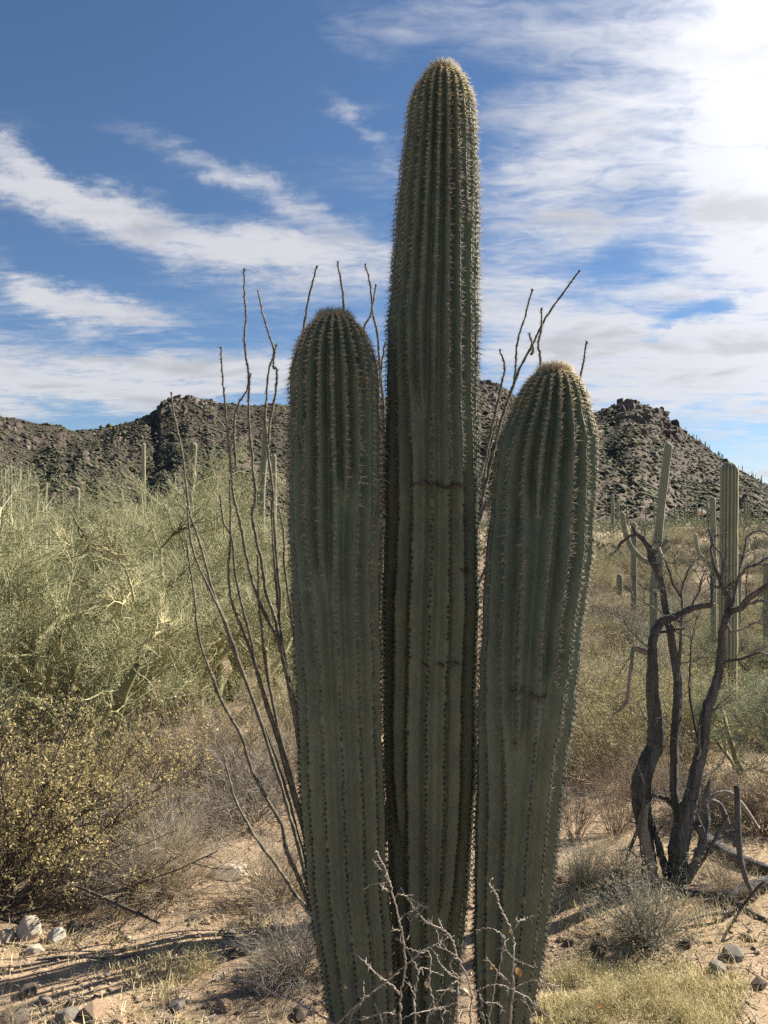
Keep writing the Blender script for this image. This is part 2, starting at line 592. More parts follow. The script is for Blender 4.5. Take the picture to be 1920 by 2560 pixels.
def mount_z(a, r):
    el = np.interp(a, CA[:, 0], CA[:, 1])
    zc = CAM_H + np.tan(el) * RC
    base = np.interp(R0, GR, GZ) - 3
    s = np.clip((r - R0) / (RC - R0), 0, 1)
    x, y = r * np.sin(a), r * np.cos(a)
    prof = .16 * s + .84 * s ** 1.7
    z = base + (zc - base) * prof
    # spurs and gullies, fading out at the foot and at the skyline
    mid = np.clip(s * (1.03 - s) * 4, 0, 1)
    gul = fbm(a * 16 + .4 * fbm(x * .01, y * .01, 33), r * .006, 31, 4)
    z = z + mid * gul * 22 + fbm(x * .045, y * .045, 35, 4) * 5.0 * np.clip(s * 2, .1, 1) + fbm(x * .22, y * .22, 36, 3) * 1.5 * np.clip(s * 2, .1, 1)
    beyond = np.clip((r - RC) / (R1 - RC), 0, 1)
    return z - beyond * (zc - base) * 1.0


def top_z(a, r):
    """the higher of plain and mountain"""
    return np.maximum(gz(r * np.sin(a), r * np.cos(a)), np.where(r > R0, mount_z(a, r), -99))


def build_mountains():
    cut = px_az_el(1185, 1000)[0]
    for name, a0, a1, lab in (('mountain_ridge', -1.0, cut, 'long dark rocky mountain ridge behind the palo verde thicket'),
                              ('mountain_peak', cut, 1.0, 'dark mountain with a craggy peak sloping down behind the dead tree')):
        az = np.linspace(a0, a1, int(340 * (a1 - a0)))
        inner = np.abs(az) < .62
        az = np.sort(np.concatenate([az, az[inner][:-1] + np.diff(az[inner]) * .5]))
        r = np.concatenate([np.linspace(R0, RC, 130), np.linspace(RC + 3, R1, 12)])
        A, R = np.meshgrid(az, r, indexing='ij')
        z = mount_z(A, R)
        x, y = R * np.sin(A), R * np.cos(A)
        V = np.stack([x, y, z], -1).reshape(-1, 3)
        idx = np.arange(len(V)).reshape(A.shape)
        F = np.stack([idx[:-1, :-1], idx[:-1, 1:], idx[1:, 1:], idx[1:, :-1]], -1).reshape(-1, 4)
        t = np.clip(np.interp(R, [R0, 260, 360, RC], [1.0, .9, .5, .40]) + fbm(x * .03, y * .03, 41) * 1.3 + fbm(A * 40, R * .02, 42) * .5, 0, 1)
        b = MB()
        b.add(V, F, t.ravel())
        o = tag(b.obj(name, M['mountain']), lab, kind='structure')
        yield o


RIDGE, PEAK = list(build_mountains())


def rock_mesh(name, mat, seed, n=26, sub=0, flat=1.0, bev=.06):
    rng = np.random.default_rng(seed)
    p = unit(rng.normal(size=(n, 3))) * rng.uniform(.72, 1.0, (n, 1))
    p[:, 2] = np.where(p[:, 2] < -.45, -.45 - .1 * rng.random(n), p[:, 2]) * flat
    bm = bmesh.new()
    vs = [bm.verts.new(q) for q in p]
    ret = bmesh.ops.convex_hull(bm, input=vs)
    loose = [v for v in bm.verts if not v.link_faces]
    bmesh.ops.delete(bm, geom=loose, context='VERTS')
    bmesh.ops.dissolve_limit(bm, angle_limit=rad(14), verts=bm.verts[:], edges=bm.edges[:])
    if bev:
        bmesh.ops.bevel(bm, geom=bm.edges[:], offset=bev, segments=1, affect='EDGES', clamp_overlap=True)
    bmesh.ops.triangulate(bm, faces=bm.faces[:])
    me = bpy.data.meshes.new(name)
    bm.to_mesh(me)
    bm.free()
    me.materials.append(mat)
    return me


BOULDERS = [rock_mesh('boulder', M['cliff'], 100 + i, 16, bev=0) for i in range(8)]


def crag(parent, n, x0, x1, ylo, yhi, smin, smax, seed):
    """blocks of the rocky outcrops, standing on the upper slope"""
    rng = np.random.default_rng(seed)
    for i in range(n):
        X = rng.uniform(x0, x1)
        a, _ = px_az_el(X, 1000)
        f = rng.uniform(ylo, yhi)
        r = R0 + (RC - R0) * f
        z = float(mount_z(np.array(a), np.array(r)))
        o = link('boulder', BOULDERS[int(rng.integers(8))], parent)
        s = rng.uniform(smin, smax)
        o.location = (r * math.sin(a), r * math.cos(a), z - s * .15)
        o.scale = (s * rng.uniform(.7, 1.2), s * rng.uniform(.7, 1.1), s * rng.uniform(.8, 1.5))
        o.rotation_euler = (rng.normal() * .15, rng.normal() * .25, rng.uniform(0, 6.28))


crag(RIDGE, 60, 345, 462, .86, 1.0, 1.2, 3.6, 1)
crag(RIDGE, 24, 150, 330, .62, .8, 1.0, 2.8, 2)
crag(RIDGE, 26, -30, 90, .80, 1.0, 1.5, 4.0, 3)
crag(RIDGE, 24, 1030, 1105, .75, 1.0, 1.5, 4.0, 4)
crag(PEAK, 90, 1340, 1462, .85, 1.0, 1.4, 4.4, 5)
crag(PEAK, 30, 1290, 1600, .93, 1.0, 1.2, 3.2, 6)
crag(PEAK, 22, 1290, 1650, .30, .70, 1.2, 3.2, 7)


def blob_scatter(P, s, rng, squash=.75):
    """jittered low shrubs, each an uneven octahedron"""
    n = len(P)
    o = np.array([[1, 0, 0], [0, 1, 0], [-1, 0, 0], [0, -1, 0], [0, 0, 1], [0, 0, -.5]], float)
    V = o[None] * rng.uniform(.6, 1.3, (n, 6, 1)) + rng.normal(size=(n, 6, 3)) * .16
    ang = rng.uniform(0, 6.28, n)
    c, sn = np.cos(ang), np.sin(ang)
    V = np.stack([V[..., 0] * c[:, None] - V[..., 1] * sn[:, None], V[..., 0] * sn[:, None] + V[..., 1] * c[:, None], V[..., 2] * squash], -1)
    V = V * s[:, None, None] + P[:, None]
    f = np.array([[0, 1, 4], [1, 2, 4], [2, 3, 4], [3, 0, 4], [1, 0, 5], [2, 1, 5], [3, 2, 5], [0, 3, 5]])
    F = (np.arange(n)[:, None, None] * 6 + f[None]).reshape(-1, 3)
    return V.reshape(-1, 3), F


def mountain_cover():
    rng = np.random.default_rng(5)
    n = 32000
    a = rng.uniform(-.62, .62, n)
    r = R0 + 55 + (RC - R0 - 53) * rng.random(n) ** .85
    z = top_z(a, r)
    P = np.stack([r * np.sin(a), r * np.cos(a), z + .1], -1)
    b = MB()
    V, F = blob_scatter(P, rng.gamma(3.0, .20, n) + .25, rng)
    b.add(V, F, np.repeat(rng.uniform(0, .9, n), 6))
    tag(b.obj('mountain_shrubs', M['farshrub'], smooth=False), 'dark scrub dotted all over the mountain slopes', 'scrub', kind='stuff')
    n = 5000
    a = rng.uniform(-.62, .62, n)
    r = R0 + 60 + (RC - R0 - 58) * rng.random(n) ** .8
    keep = fbm(a * 25, r * .02, 77) > -.02
    a, r = a[keep], r[keep]
    n = len(a)
    z = top_z(a, r)
    P = np.stack([r * np.sin(a), r * np.cos(a), z], -1)
    b = MB()
    V, F = blob_scatter(P, rng.gamma(2.0, .22, n) + .2, rng)
    b.add(V, F, np.repeat(rng.uniform(0, 1, n), 6))
    tag(b.obj('mountain_stones', M['cliff'], smooth=False), 'grey stones strewn over the mountain slopes', 'stones', kind='stuff')


mountain_cover()


def slope_cover():
    """low scrub on the gravel slope from 35 m out to the foot of the mountains"""
    rng = np.random.default_rng(6)
    b = MB()
    for n, r0, r1, k, q in ((800, 34, 85, 90, .15), (2200, 85, 150, 28, .29), (5500, 150, 400, 10, .48)):
        a = rng.uniform(-.62, .62, n)
        r = np.sqrt(rng.uniform(r0 ** 2, r1 ** 2, n))
        x, y = r * np.sin(a), r * np.cos(a)
        P = np.stack([x, y, top_z(a, r)], -1)
        size = rng.gamma(3, .17, n) + .25
        tintc = rng.uniform(0, 1, n)
        off = unit(rng.normal(size=(n, k, 3))) * rng.uniform(.1, 1, (n, k, 1)) ** .5
        off[..., 2] = np.abs(off[..., 2]) * .8
        C = (P[:, None] + off * size[:, None, None]).reshape(-1, 3)
        b.leaves(C, np.repeat(size * q, k), rng, aspect=.6, tint=np.clip(np.repeat(tintc, k) + rng.normal(size=n * k) * .15, 0, 1), up=.6)
    tag(b.obj('slope_scrub', M['midshrub'], smooth=False), 'olive and tan scrub covering the far slope below the mountains', 'scrub', kind='stuff')


slope_cover()

# ------------------------------------------------------------------ the three saguaros
class Saguaro:
    def __init__(self, outline, ytop, dome, D, n0, births, phase, seed, y_ground=2330):
        o = np.array(outline, float)
        self.Y, self.c, self.h = o[:, 0], (o[:, 1] + o[:, 2]) / 2, (o[:, 2] - o[:, 1]) / 2 - 1.0
        self.ytop, self.dome, self.D, self.n0, self.phase, self.seed = ytop, dome, D, n0, phase, seed
        self.births = births
        ids = [(i, None) for i in range(n0)] + [(s, y) for s, y in births]
        ids.sort(key=lambda q: q[0])
        self.ribs = ids
        self.ybot = y_ground

    def weights(self, Y, span, off):
        w = []
        for s, b in self.ribs:
            if b is None:
                w.append(np.ones_like(Y))
            else:
                t = np.clip((b - Y) / span + off, 0, 1)
                w.append(t * t * (3 - 2 * t))
        return np.array(w)                                   # ribs x rings

    def rib_angles(self, Y):
        w = .10 + .90 * self.weights(Y, 420, .45)            # spacing opens slowly
        gap = (w + np.roll(w, -1, 0)) / 2                    # gap after rib j
        cum = np.concatenate([np.zeros((1, len(Y))), np.cumsum(gap, 0)], 0)
        ang = cum / cum[-1:] * 2 * math.pi
        # keep rib 0 (front) from drifting: it stays at the phase angle, with a slow sway
        sway = .05 * np.sin(Y / 310 + self.seed) + .015 * np.sin(Y / 120 + 2 * self.seed)
        return ang[:-1] + self.phase + sway, gap / cum[-1:] * 2 * math.pi, self.weights(Y, 110, .3)

    def radius_px(self, Y):
        h = np.interp(Y, self.Y, self.h)
        t = np.clip((Y - self.ytop) / self.dome, 0, 1)
        d = np.sqrt(np.maximum(1 - (1 - t) ** 2.2, 0))
        wav = 1 + .012 * np.sin(Y / 47 + self.seed) + .008 * np.sin(Y / 19 + 3 * self.seed)
        return h * d * wav

    def centre(self, Y):
        P = np.array([at(x, y, self.D) for x, y in zip(np.interp(Y, self.Y, self.c), Y)])
        return P

    def depth(self, Y):
        return np.interp(Y - self.ytop, [0, 60, 200, 500, 900, 1400, 2200], [.13, .27, .29, .25, .18, .135, .13])

    def profile(self, TH, Y):
        """relative radius at angle TH (rings x n) for rows Y"""
        ang, gap, w = self.rib_angles(Y)
        dep = self.depth(Y)
        out = np.ones_like(TH)
        nr = len(self.ribs)
        for k in range(len(Y)):
            a, g, wk = ang[:, k], gap[:, k], w[:, k]
            right = g * (1 - .5 * np.roll(wk, -1))              # reach of each rib towards the next one
            left = np.roll(g, 1) * (1 - .5 * np.roll(wk, 1))    # and towards the previous one
            t = (TH[k] - a[0]) % (2 * math.pi)
            rel = np.concatenate([a - a[0], [2 * math.pi]])
            j = np.clip(np.searchsorted(rel, t, side='right') - 1, 0, nr - 1)
            j2 = (j + 1) % nr
            ul = np.clip((t - rel[j]) / right[j], 0, 1)
            ur = np.clip((rel[j + 1] - t) / left[j2], 0, 1)
            bl = wk[j] * (1 - np.sin(math.pi / 2 * ul) ** 1.7)
            br = wk[j2] * (1 - np.sin(math.pi / 2 * ur) ** 1.7)
            out[k] = 1 - dep[k] * (1 - np.maximum(bl, br))
        return out

    def surf(self, th, Y):
        """surface points for paired arrays th, Y (crest radius)"""
        Y = np.asarray(Y, float)
        th = np.asarray(th, float)
        r = self.radius_px(Y) * K * self.D
        c = self.centre(Y)
        return c + np.stack([r * np.sin(th), -r * np.cos(th), 0 * r], -1)

    def build(self, name, label):
        rng = np.random.default_rng(self.seed)
        ph = np.linspace(0.03, math.pi / 2, 34)
        Yr = np.concatenate([self.ytop + self.dome * (1 - np.cos(ph)), np.arange(self.ytop + self.dome + 4, self.ybot, 8.0)])
        n = 192
        TH = np.tile(np.linspace(0, 2 * math.pi, n, endpoint=False), (len(Yr), 1))
        prof = self.profile(TH, Yr)
        rr = self.radius_px(Yr) * K * self.D
        c = self.centre(Yr)
        lump = 1 + .008 * fbm(TH * 3, (Yr[:, None] / 40) + 0 * TH, self.seed)
        for (ys, amt, wd) in getattr(self, 'pinch', []):
            lump = lump - amt * np.exp(-((Yr[:, None] - ys) / wd) ** 2)
        R = rr[:, None] * prof * lump
        V = np.stack([c[:, None, 0] + R * np.sin(TH), c[:, None, 1] - R * np.cos(TH), c[:, None, 2] + 0 * R], -1)
        base = np.array([c[-1, 0], self.D, float(gz(c[-1, 0], self.D))])
        t_ = thing(name, label, 'cactus', base, 'the three big saguaros standing together')
        self.thing, self.base = t_, base
        idx = np.arange(V.shape[0] * n).reshape(-1, n)
        F = np.stack([idx[:-1], idx[1:], np.roll(idx[1:], -1, 1), np.roll(idx[:-1], -1, 1)], -1).reshape(-1, 4)
        tint = np.clip(np.interp(Yr, [self.ytop, self.ytop + 120, self.ytop + 700, 1700, 2300], [1, .85, .5, .25, .05])[:, None] + .5 * fbm(TH * 2, Yr[:, None] / 90 + 0 * TH, 50 + self.seed), 0, 1)
        b = MB()
        b.add(V.reshape(-1, 3) - base, F, tint.ravel())
        top = c[0] + np.array([0, 0, .002]) - base
        b.add(top[None], np.zeros((0, 3)), 1.0)
        b.f.append(np.stack([np.full(n, b.n - 1), np.arange(n), (np.arange(n) + 1) % n], -1))
        b.obj('stem', M['stem'], t_)
        # areoles with spines, one row of them along every rib
        dz = np.gradient(c[:, 2])
        dr = np.gradient(rr)
        arc = np.concatenate([[0], np.cumsum(np.hypot(dz, dr)[1:])])
        ang, gap, w = self.rib_angles(Yr)
        for j in range(len(self.ribs)):
            mb = MB()
            pos = []
            s_ = .012 + rng.uniform(0, .01)
            while s_ < arc[-1]:
                pos.append(s_)
                s_ += float(np.interp(s_, [0, .12, .6, 3], [.0105, .0150, .0165, .0155])) * rng.uniform(.85, 1.15)
            pos = np.array(pos)
            Ya = np.interp(pos, arc, Yr)
            wj = np.interp(Ya, Yr, w[j])
            keep = (wj > .30) & (rng.random(len(pos)) > .03)
            pos, Ya = pos[keep], Ya[keep]
            if len(pos) == 0:
                continue
            th = np.interp(Ya, Yr, ang[j])
            th = th + rng.normal(size=len(Ya)) * .010
            P = self.surf(th, Ya)
            dth = np.interp(pos, arc, dr)
            ddz = np.interp(pos, arc, np.abs(dz))
            outw = np.stack([np.sin(th), -np.cos(th), 0 * th], -1)
            nrm = unit(outw * ddz[:, None] + np.array([0, 0, 1]) * dth[:, None])
            nrm = np.where(np.isfinite(nrm), nrm, outw)
            lat = np.stack([np.cos(th), np.sin(th), 0 * th], -1)
            upv = np.cross(nrm, lat) * -1
            upv = upv * np.sign(upv[:, 2:3] + 1e-6)
            hgt = Ya - self.ytop
            size = np.interp(hgt, [0, 60, 300, 800, 1200, 2200], [.014, .018, .022, .020, .018, .018]) * rng.uniform(.6, 1.35, len(Ya))
            tone = np.interp(hgt, [0, 50, 150, 500, 800, 1100, 2200], [1, .92, .66, .56, .42, .16, .08]) + rng.normal(size=len(Ya)) * .06
            # young spines golden at the top, straw below, worn black low down
            ns = 12
            for q in range(ns):
                phi = q / 10 * 2 * math.pi + rng.normal(size=len(Ya)) * .25
                tilt = rng.uniform(.15, .75, len(Ya)) if q < 10 else rng.uniform(.75, 1.3, len(Ya))
                if q >= 10:
                    phi = rng.uniform(math.pi * 1.1, math.pi * 1.9, len(Ya))
                d = nrm * np.sin(tilt)[:, None] + (lat * np.cos(phi)[:, None] + upv * np.sin(phi)[:, None]) * np.cos(tilt)[:, None]
                ln = size * (rng.uniform(.45, .95, len(Ya)) if q < 10 else rng.uniform(.7, 1.35, len(Ya)))
                mb.cones(P + nrm * .0008, d, ln, .0008 if q < 10 else .0011, np.clip(tone + rng.normal(size=len(Ya)) * .05, 0, 1))
            # felt pads
            pv = np.array([[1, 0, 0], [0, 1, 0], [-1, 0, 0], [0, -1, 0], [0, 0, .55]])
            sz = .0036 * rng.uniform(.5, 1.4, (len(Ya), 1, 1))
            Vp = P[:, None] + sz * (lat[:, None] * pv[None, :, 0:1] + upv[:, None] * pv[None, :, 1:2] * 1.25 + nrm[:, None] * pv[None, :, 2:3])
            fp = np.array([[0, 1, 4], [1, 2, 4], [2, 3, 4], [3, 0, 4]])
            mb.add(Vp.reshape(-1, 3), (np.arange(len(Ya))[:, None, None] * 5 + fp[None]).reshape(-1, 3), np.repeat(np.clip(tone * .55, 0, 1), 5))
            mb.v = [q - base for q in mb.v]
            tag(mb.obj('spine_row', M['spine'], t_, smooth=False), kind='stuff')
        # woolly tuft of young spines on the very top
        mb = MB()
        nn = 1500
        th = rng.uniform(0, 6.283, nn)
        Yt = self.ytop + .6 + 11 * rng.random(nn) ** 1.2
        P = self.surf(th, Yt)
        outw = np.stack([np.sin(th), -np.cos(th), 0 * th], -1)
        d = outw * rng.uniform(.2, 1.0, (nn, 1)) + np.array([0, 0, 1.0]) + rng.normal(size=(nn, 3)) * .45
        mb.cones(P - base, d, rng.uniform(.010, .032, nn), .0008, np.clip(rng.uniform(.6, 1.1, nn), 0, 1))
        mb.obj('crown_spines', M['spine'], t_, smooth=False)
        return t_

    def scar(self, pts, wid, seed):
        """corky crack following the skin: list of photo points X, Y on the front"""
        rng = np.random.default_rng(seed)
        p = crom(pts, 4 * len(pts) + 3)
        Yv = p[:, 1] + rng.normal(size=len(p)) * 1.2
        half = self.radius_px(Yv) * .97
        cx = np.interp(Yv, self.Y, self.c)
        th = np.arcsin(np.clip((p[:, 0] - cx) / half, -.97, .97))
        pr = np.array([self.profile(np.array([[t]]), np.array([y]))[0, 0] for t, y in zip(th, Yv)])
        P = self.surf(th, Yv)
        c = self.centre(Yv)
        P = c + (P - c) * (pr[:, None] * .5 + .5)
        b = MB()
        for q in range(4):                                   # cracked corky strands, some proud of the skin
            w = wid * rng.uniform(.35, 1.25, len(p)) * (1 if q == 0 else .6)
            w[0] = w[-1] = wid * .15
            off = np.stack([rng.normal(size=len(p)) * .3, 0 * w, rng.normal(size=len(p)) + (q - 1.5) * .8], -1) * wid * (0 if q == 0 else 1)
            b.tubes(P + off - self.base, w, 6, rng.uniform(0, 1))
        b.obj('scar', M['scar'], self.thing)


sag_left = Saguaro([(660, 630, 815), (850, 625, 819), (950, 622, 823), (1050, 624, 825), (1200, 626, 823), (1300, 631, 823), (1500, 640, 825), (1700, 648, 830),
                    (1900, 662, 838), (2000, 679, 846), (2100, 696, 852), (2212, 712, 860), (2400, 726, 868)], 680, 148, 2.26, 15,
                   [(2.5, 1150), (13.5, 1000), (1.5, 880), (14.5, 1260), (.5, 1080), (3.5, 800), (12.5, 780), (6.5, 1100), (9.5, 900)], rad(2), 3)
sag_mid = Saguaro([(120, 882, 1032), (300, 872, 1031), (500, 850, 1036), (700, 836, 1035), (900, 832, 1034), (1100, 828, 1035), (1300, 825, 1034), (1500, 826, 1031),
                   (1700, 831, 1027), (1850, 838, 1017), (2000, 847, 1004), (2100, 853, 994), (2212, 860, 980), (2400, 868, 972)], 148, 142, 2.42, 14,
                  [(12.5, 1790), (.5, 1945), (2.5, 1060), (13.5, 905), (6.5, 1200), (8.5, 700), (4.5, 900), (1.5, 520), (11.5, 640), (3.5, 420)], rad(-5), 5, 2340)
sag_right = Saguaro([(770, 1108, 1290), (900, 1096, 1280), (950, 1080, 1286), (1000, 1068, 1288), (1100, 1058, 1284), (1200, 1050, 1276), (1300, 1042, 1262), (1400, 1037, 1252),
                     (1500, 1033, 1243), (1600, 1030, 1230), (1700, 1028, 1218), (1800, 1027, 1204), (1900, 1025, 1196), (2000, 1023, 1182), (2100, 1026, 1165), (2212, 1036, 1142), (2400, 1050, 1128)],
                    794, 162, 2.29, 14, [(13.5, 1585), (.5, 1480), (13.75, 1125), (2.5, 1010), (1.5, 960), (4.5, 900), (12.5, 930), (7.5, 1000), (10.5, 940)], rad(3), 7)
sag_mid.pinch = [(1057, .02, 6), (1422, .012, 5), (1228, .010, 5)]
sag_right.pinch = [(1482, .02, 7), (1600, .01, 6)]
sag_left.build('saguaro_cactus', 'dark green round-topped saguaro, leftmost of the three big ones in front')
sag_mid.build('saguaro_cactus', 'tallest saguaro, the tall middle column rising into the sky')
sag_right.build('saguaro_cactus', 'shortest of the three big saguaros, sunlit golden spines down its right edge')
for i, s in enumerate([[(880, 1058), (900, 1051), (917, 1053)], [(905, 1050), (925, 1053), (942, 1050)], [(938, 1056), (955, 1059), (968, 1057)], [(970, 1055), (990, 1056)], [(985, 1227), (1010, 1230)],
                       [(905, 1420), (922, 1423)], [(938, 1419), (952, 1422)], [(970, 1421), (984, 1420)]]):
    sag_mid.scar(s, .0026, i)
for i, s in enumerate([[(1086, 1474), (1100, 1478), (1114, 1472)], [(1122, 1480), (1138, 1487), (1152, 1489)], [(1150, 1492), (1165, 1485)], [(1093, 1580), (1100, 1592)], [(1140, 1578), (1132, 1596)]]):
    sag_right.scar(s, .0032, 20 + i)


# ------------------------------------------------------------------ small generators
def spawn(P, R, n, rng, t0, t1, ln, k, spread, curl, up, rad0, taper=.35):
    """n child branches off the polylines P"""
    N, kk, _ = P.shape
    i = rng.integers(0, N, n)
    t = rng.uniform(t0, t1, n) * (kk - 1)
    j = np.minimum(t.astype(int), kk - 2)
    f = (t - j)[:, None]
    pos = P[i, j] * (1 - f) + P[i, j + 1] * f
    tan = unit(P[i, j + 1] - P[i, j])
    perp = unit(np.cross(tan, rng.normal(size=(n, 3))))
    sp = (spread * rng.uniform(.6, 1.3, n))[:, None]
    d = tan * np.cos(sp) + perp * np.sin(sp)
    L_ = ln * rng.uniform(.55, 1.35, n) * (1 - .35 * t / (kk - 1))
    out = np.empty((n, k, 3))
    out[:, 0] = pos
    for q in range(1, k):
        d = unit(d + rng.normal(size=(n, 3)) * curl + np.array([0, 0, up]))
        out[:, q] = out[:, q - 1] + d * (L_ / (k - 1))[:, None]
    pr = R[i, j]
    r0 = np.minimum(rad0, pr * .8)
    rr = r0[:, None] * np.linspace(1, taper, k)[None]
    return out, rr


def fan(n, k, rng, ln, elev, curl, up, r0, base_r=.05, taper=.4):
    az = rng.uniform(0, 6.283, n)
    e = rng.uniform(elev[0], elev[1], n)
    d = np.stack([np.cos(az) * np.cos(e), np.sin(az) * np.cos(e), np.sin(e)], -1)
    P = np.empty((n, k, 3))
    P[:, 0] = np.stack([np.cos(az), np.sin(az), 0 * az], -1) * (base_r * rng.uniform(0, 1, n))[:, None] - np.array([0, 0, .03])
    L_ = ln * rng.uniform(.6, 1.25, n)
    for q in range(1, k):
        d = unit(d + rng.normal(size=(n, 3)) * curl + np.array([0, 0, up]))
        P[:, q] = P[:, q - 1] + d * (L_ / (k - 1))[:, None]
    R = r0 * rng.uniform(.7, 1.2, n)[:, None] * np.linspace(1, taper, k)[None]
    return P, R


def make_palo_verde(seed, twig='pvtwig', dens=1.0, leafy=.5):
    """multi-stemmed tree about 1 unit tall: trunk stems, limbs, crown of fine green twigs"""
    rng = np.random.default_rng(seed)
    t_ = thing('palo_verde_tree', 'x', 'tree')
    nt = int(rng.integers(3, 6))
    P0, R0_ = fan(nt, 8, rng, .56, (rad(50), rad(80)), .18, .02, .026, .05, .5)
    for q in range(nt):
        b = MB()
        b.tubes(P0[q], R0_[q] * (1 + .08 * rng.normal(size=8)), 8, .35)
        b.obj('trunk', M['pvbark'], t_)
    P1, R1_ = spawn(P0, R0_, 15, rng, .45, 1.0, .42, 8, .75, .20, .02, .014, .35)
    for q in range(len(P1)):
        b = MB()
        b.tubes(P1[q], R1_[q], 6, .55 + .4 * rng.random())
        b.obj('limb', M['pvbark'], t_)
    P2, R2_ = spawn(P1, R1_, 110, rng, .2, 1, .30, 7, .8, .18, .04, .0032, .4)
    P3, R3_ = spawn(P2, R2_, int(900 * dens), rng, .15, 1, .16, 4, .75, .2, .04, .0010, .45)
    tuft = rng.random(len(P3)) < .55                     # twigs stand in tufts, other branches stay bare
    P4, R4_ = spawn(P3[tuft], R3_[tuft], int(12000 * dens), rng, .1, 1, .07, 2, .7, .2, .05, .0007, .4)
    b = MB()
    b.tubes(P2, R2_, 4, rng.uniform(.2, .9, len(P2)))
    b.tubes(P3, R3_, 3, rng.uniform(.2, .9, len(P3)))
    b.tubes(P4, R4_, 3, rng.uniform(.0, 1, len(P4)))
    c = b.obj('crown', M[twig], t_)
    tag(c, kind='stuff')
    b = MB()
    nl = int(26000 * leafy)
    i = rng.integers(0, len(P4), nl)
    b.leaves(P4[i, 0] + (P4[i, 1] - P4[i, 0]) * rng.uniform(.3, 1, (nl, 1)) + rng.normal(size=(nl, 3)) * .010, .0055, rng, .55)
    tag(b.obj('foliage', M['pvleaf'], t_, smooth=False), kind='stuff')
    return t_


def make_shrub(name, seed, stems, ln, elev, twigs, twig_ln, leaves, leaf_sz, mt, ml, r0=.004, curl=.16, up=.03, l3=0, l3ln=.06, k=7, aspect=.45):
    rng = np.random.default_rng(seed)
    t_ = thing(name, 'x', 'shrub')
    P0, R0_ = fan(stems, k, rng, ln, elev, curl, up, r0, .07)
    b = MB()
    b.tubes(P0, R0_, 4, rng.uniform(0, .8, stems))
    P1, R1_ = spawn(P0, R0_, twigs, rng, .2, 1, twig_ln, 4, .6, .22, .03, r0 * .5, .4)
    b.tubes(P1, R1_, 3, rng.uniform(0, 1, twigs))
    PL = P1
    if l3:
        P2, R2_ = spawn(P1, R1_, l3, rng, .2, 1, l3ln, 3, .7, .3, .02, r0 * .28, .5)
        b.tubes(P2, R2_, 3, rng.uniform(0, 1, l3))
        PL = P2
    tag(b.obj('stems', M[mt], t_), kind='stuff')
    if leaves:
        i = rng.integers(0, len(PL), leaves)
        j = rng.integers(1, PL.shape[1], leaves)
        b = MB()
        b.leaves(PL[i, j] + rng.normal(size=(leaves, 3)) * leaf_sz * .5, leaf_sz, rng, aspect, up=.3)
        tag(b.obj('foliage', M[ml], t_, smooth=False), kind='stuff')
    return t_


PROTO = {}


def put(kind, maker, loc, s, rz, label, group=None, cat=None, sz=1.0, tilt=0.0, name=None):
    """first use places the plant itself, later uses place copies of it and its parts"""
    if kind not in PROTO:
        PROTO[kind] = maker()
        o = PROTO[kind]
    else:
        o = copy_tree(PROTO[kind])
    o.location = [float(q) for q in loc]
    o.scale = (s, s, s * sz)
    o.rotation_euler = (0, tilt, rz)
    tag(o, label, cat, group)
    if 'group' in o and not group:
        del o['group']
    return o


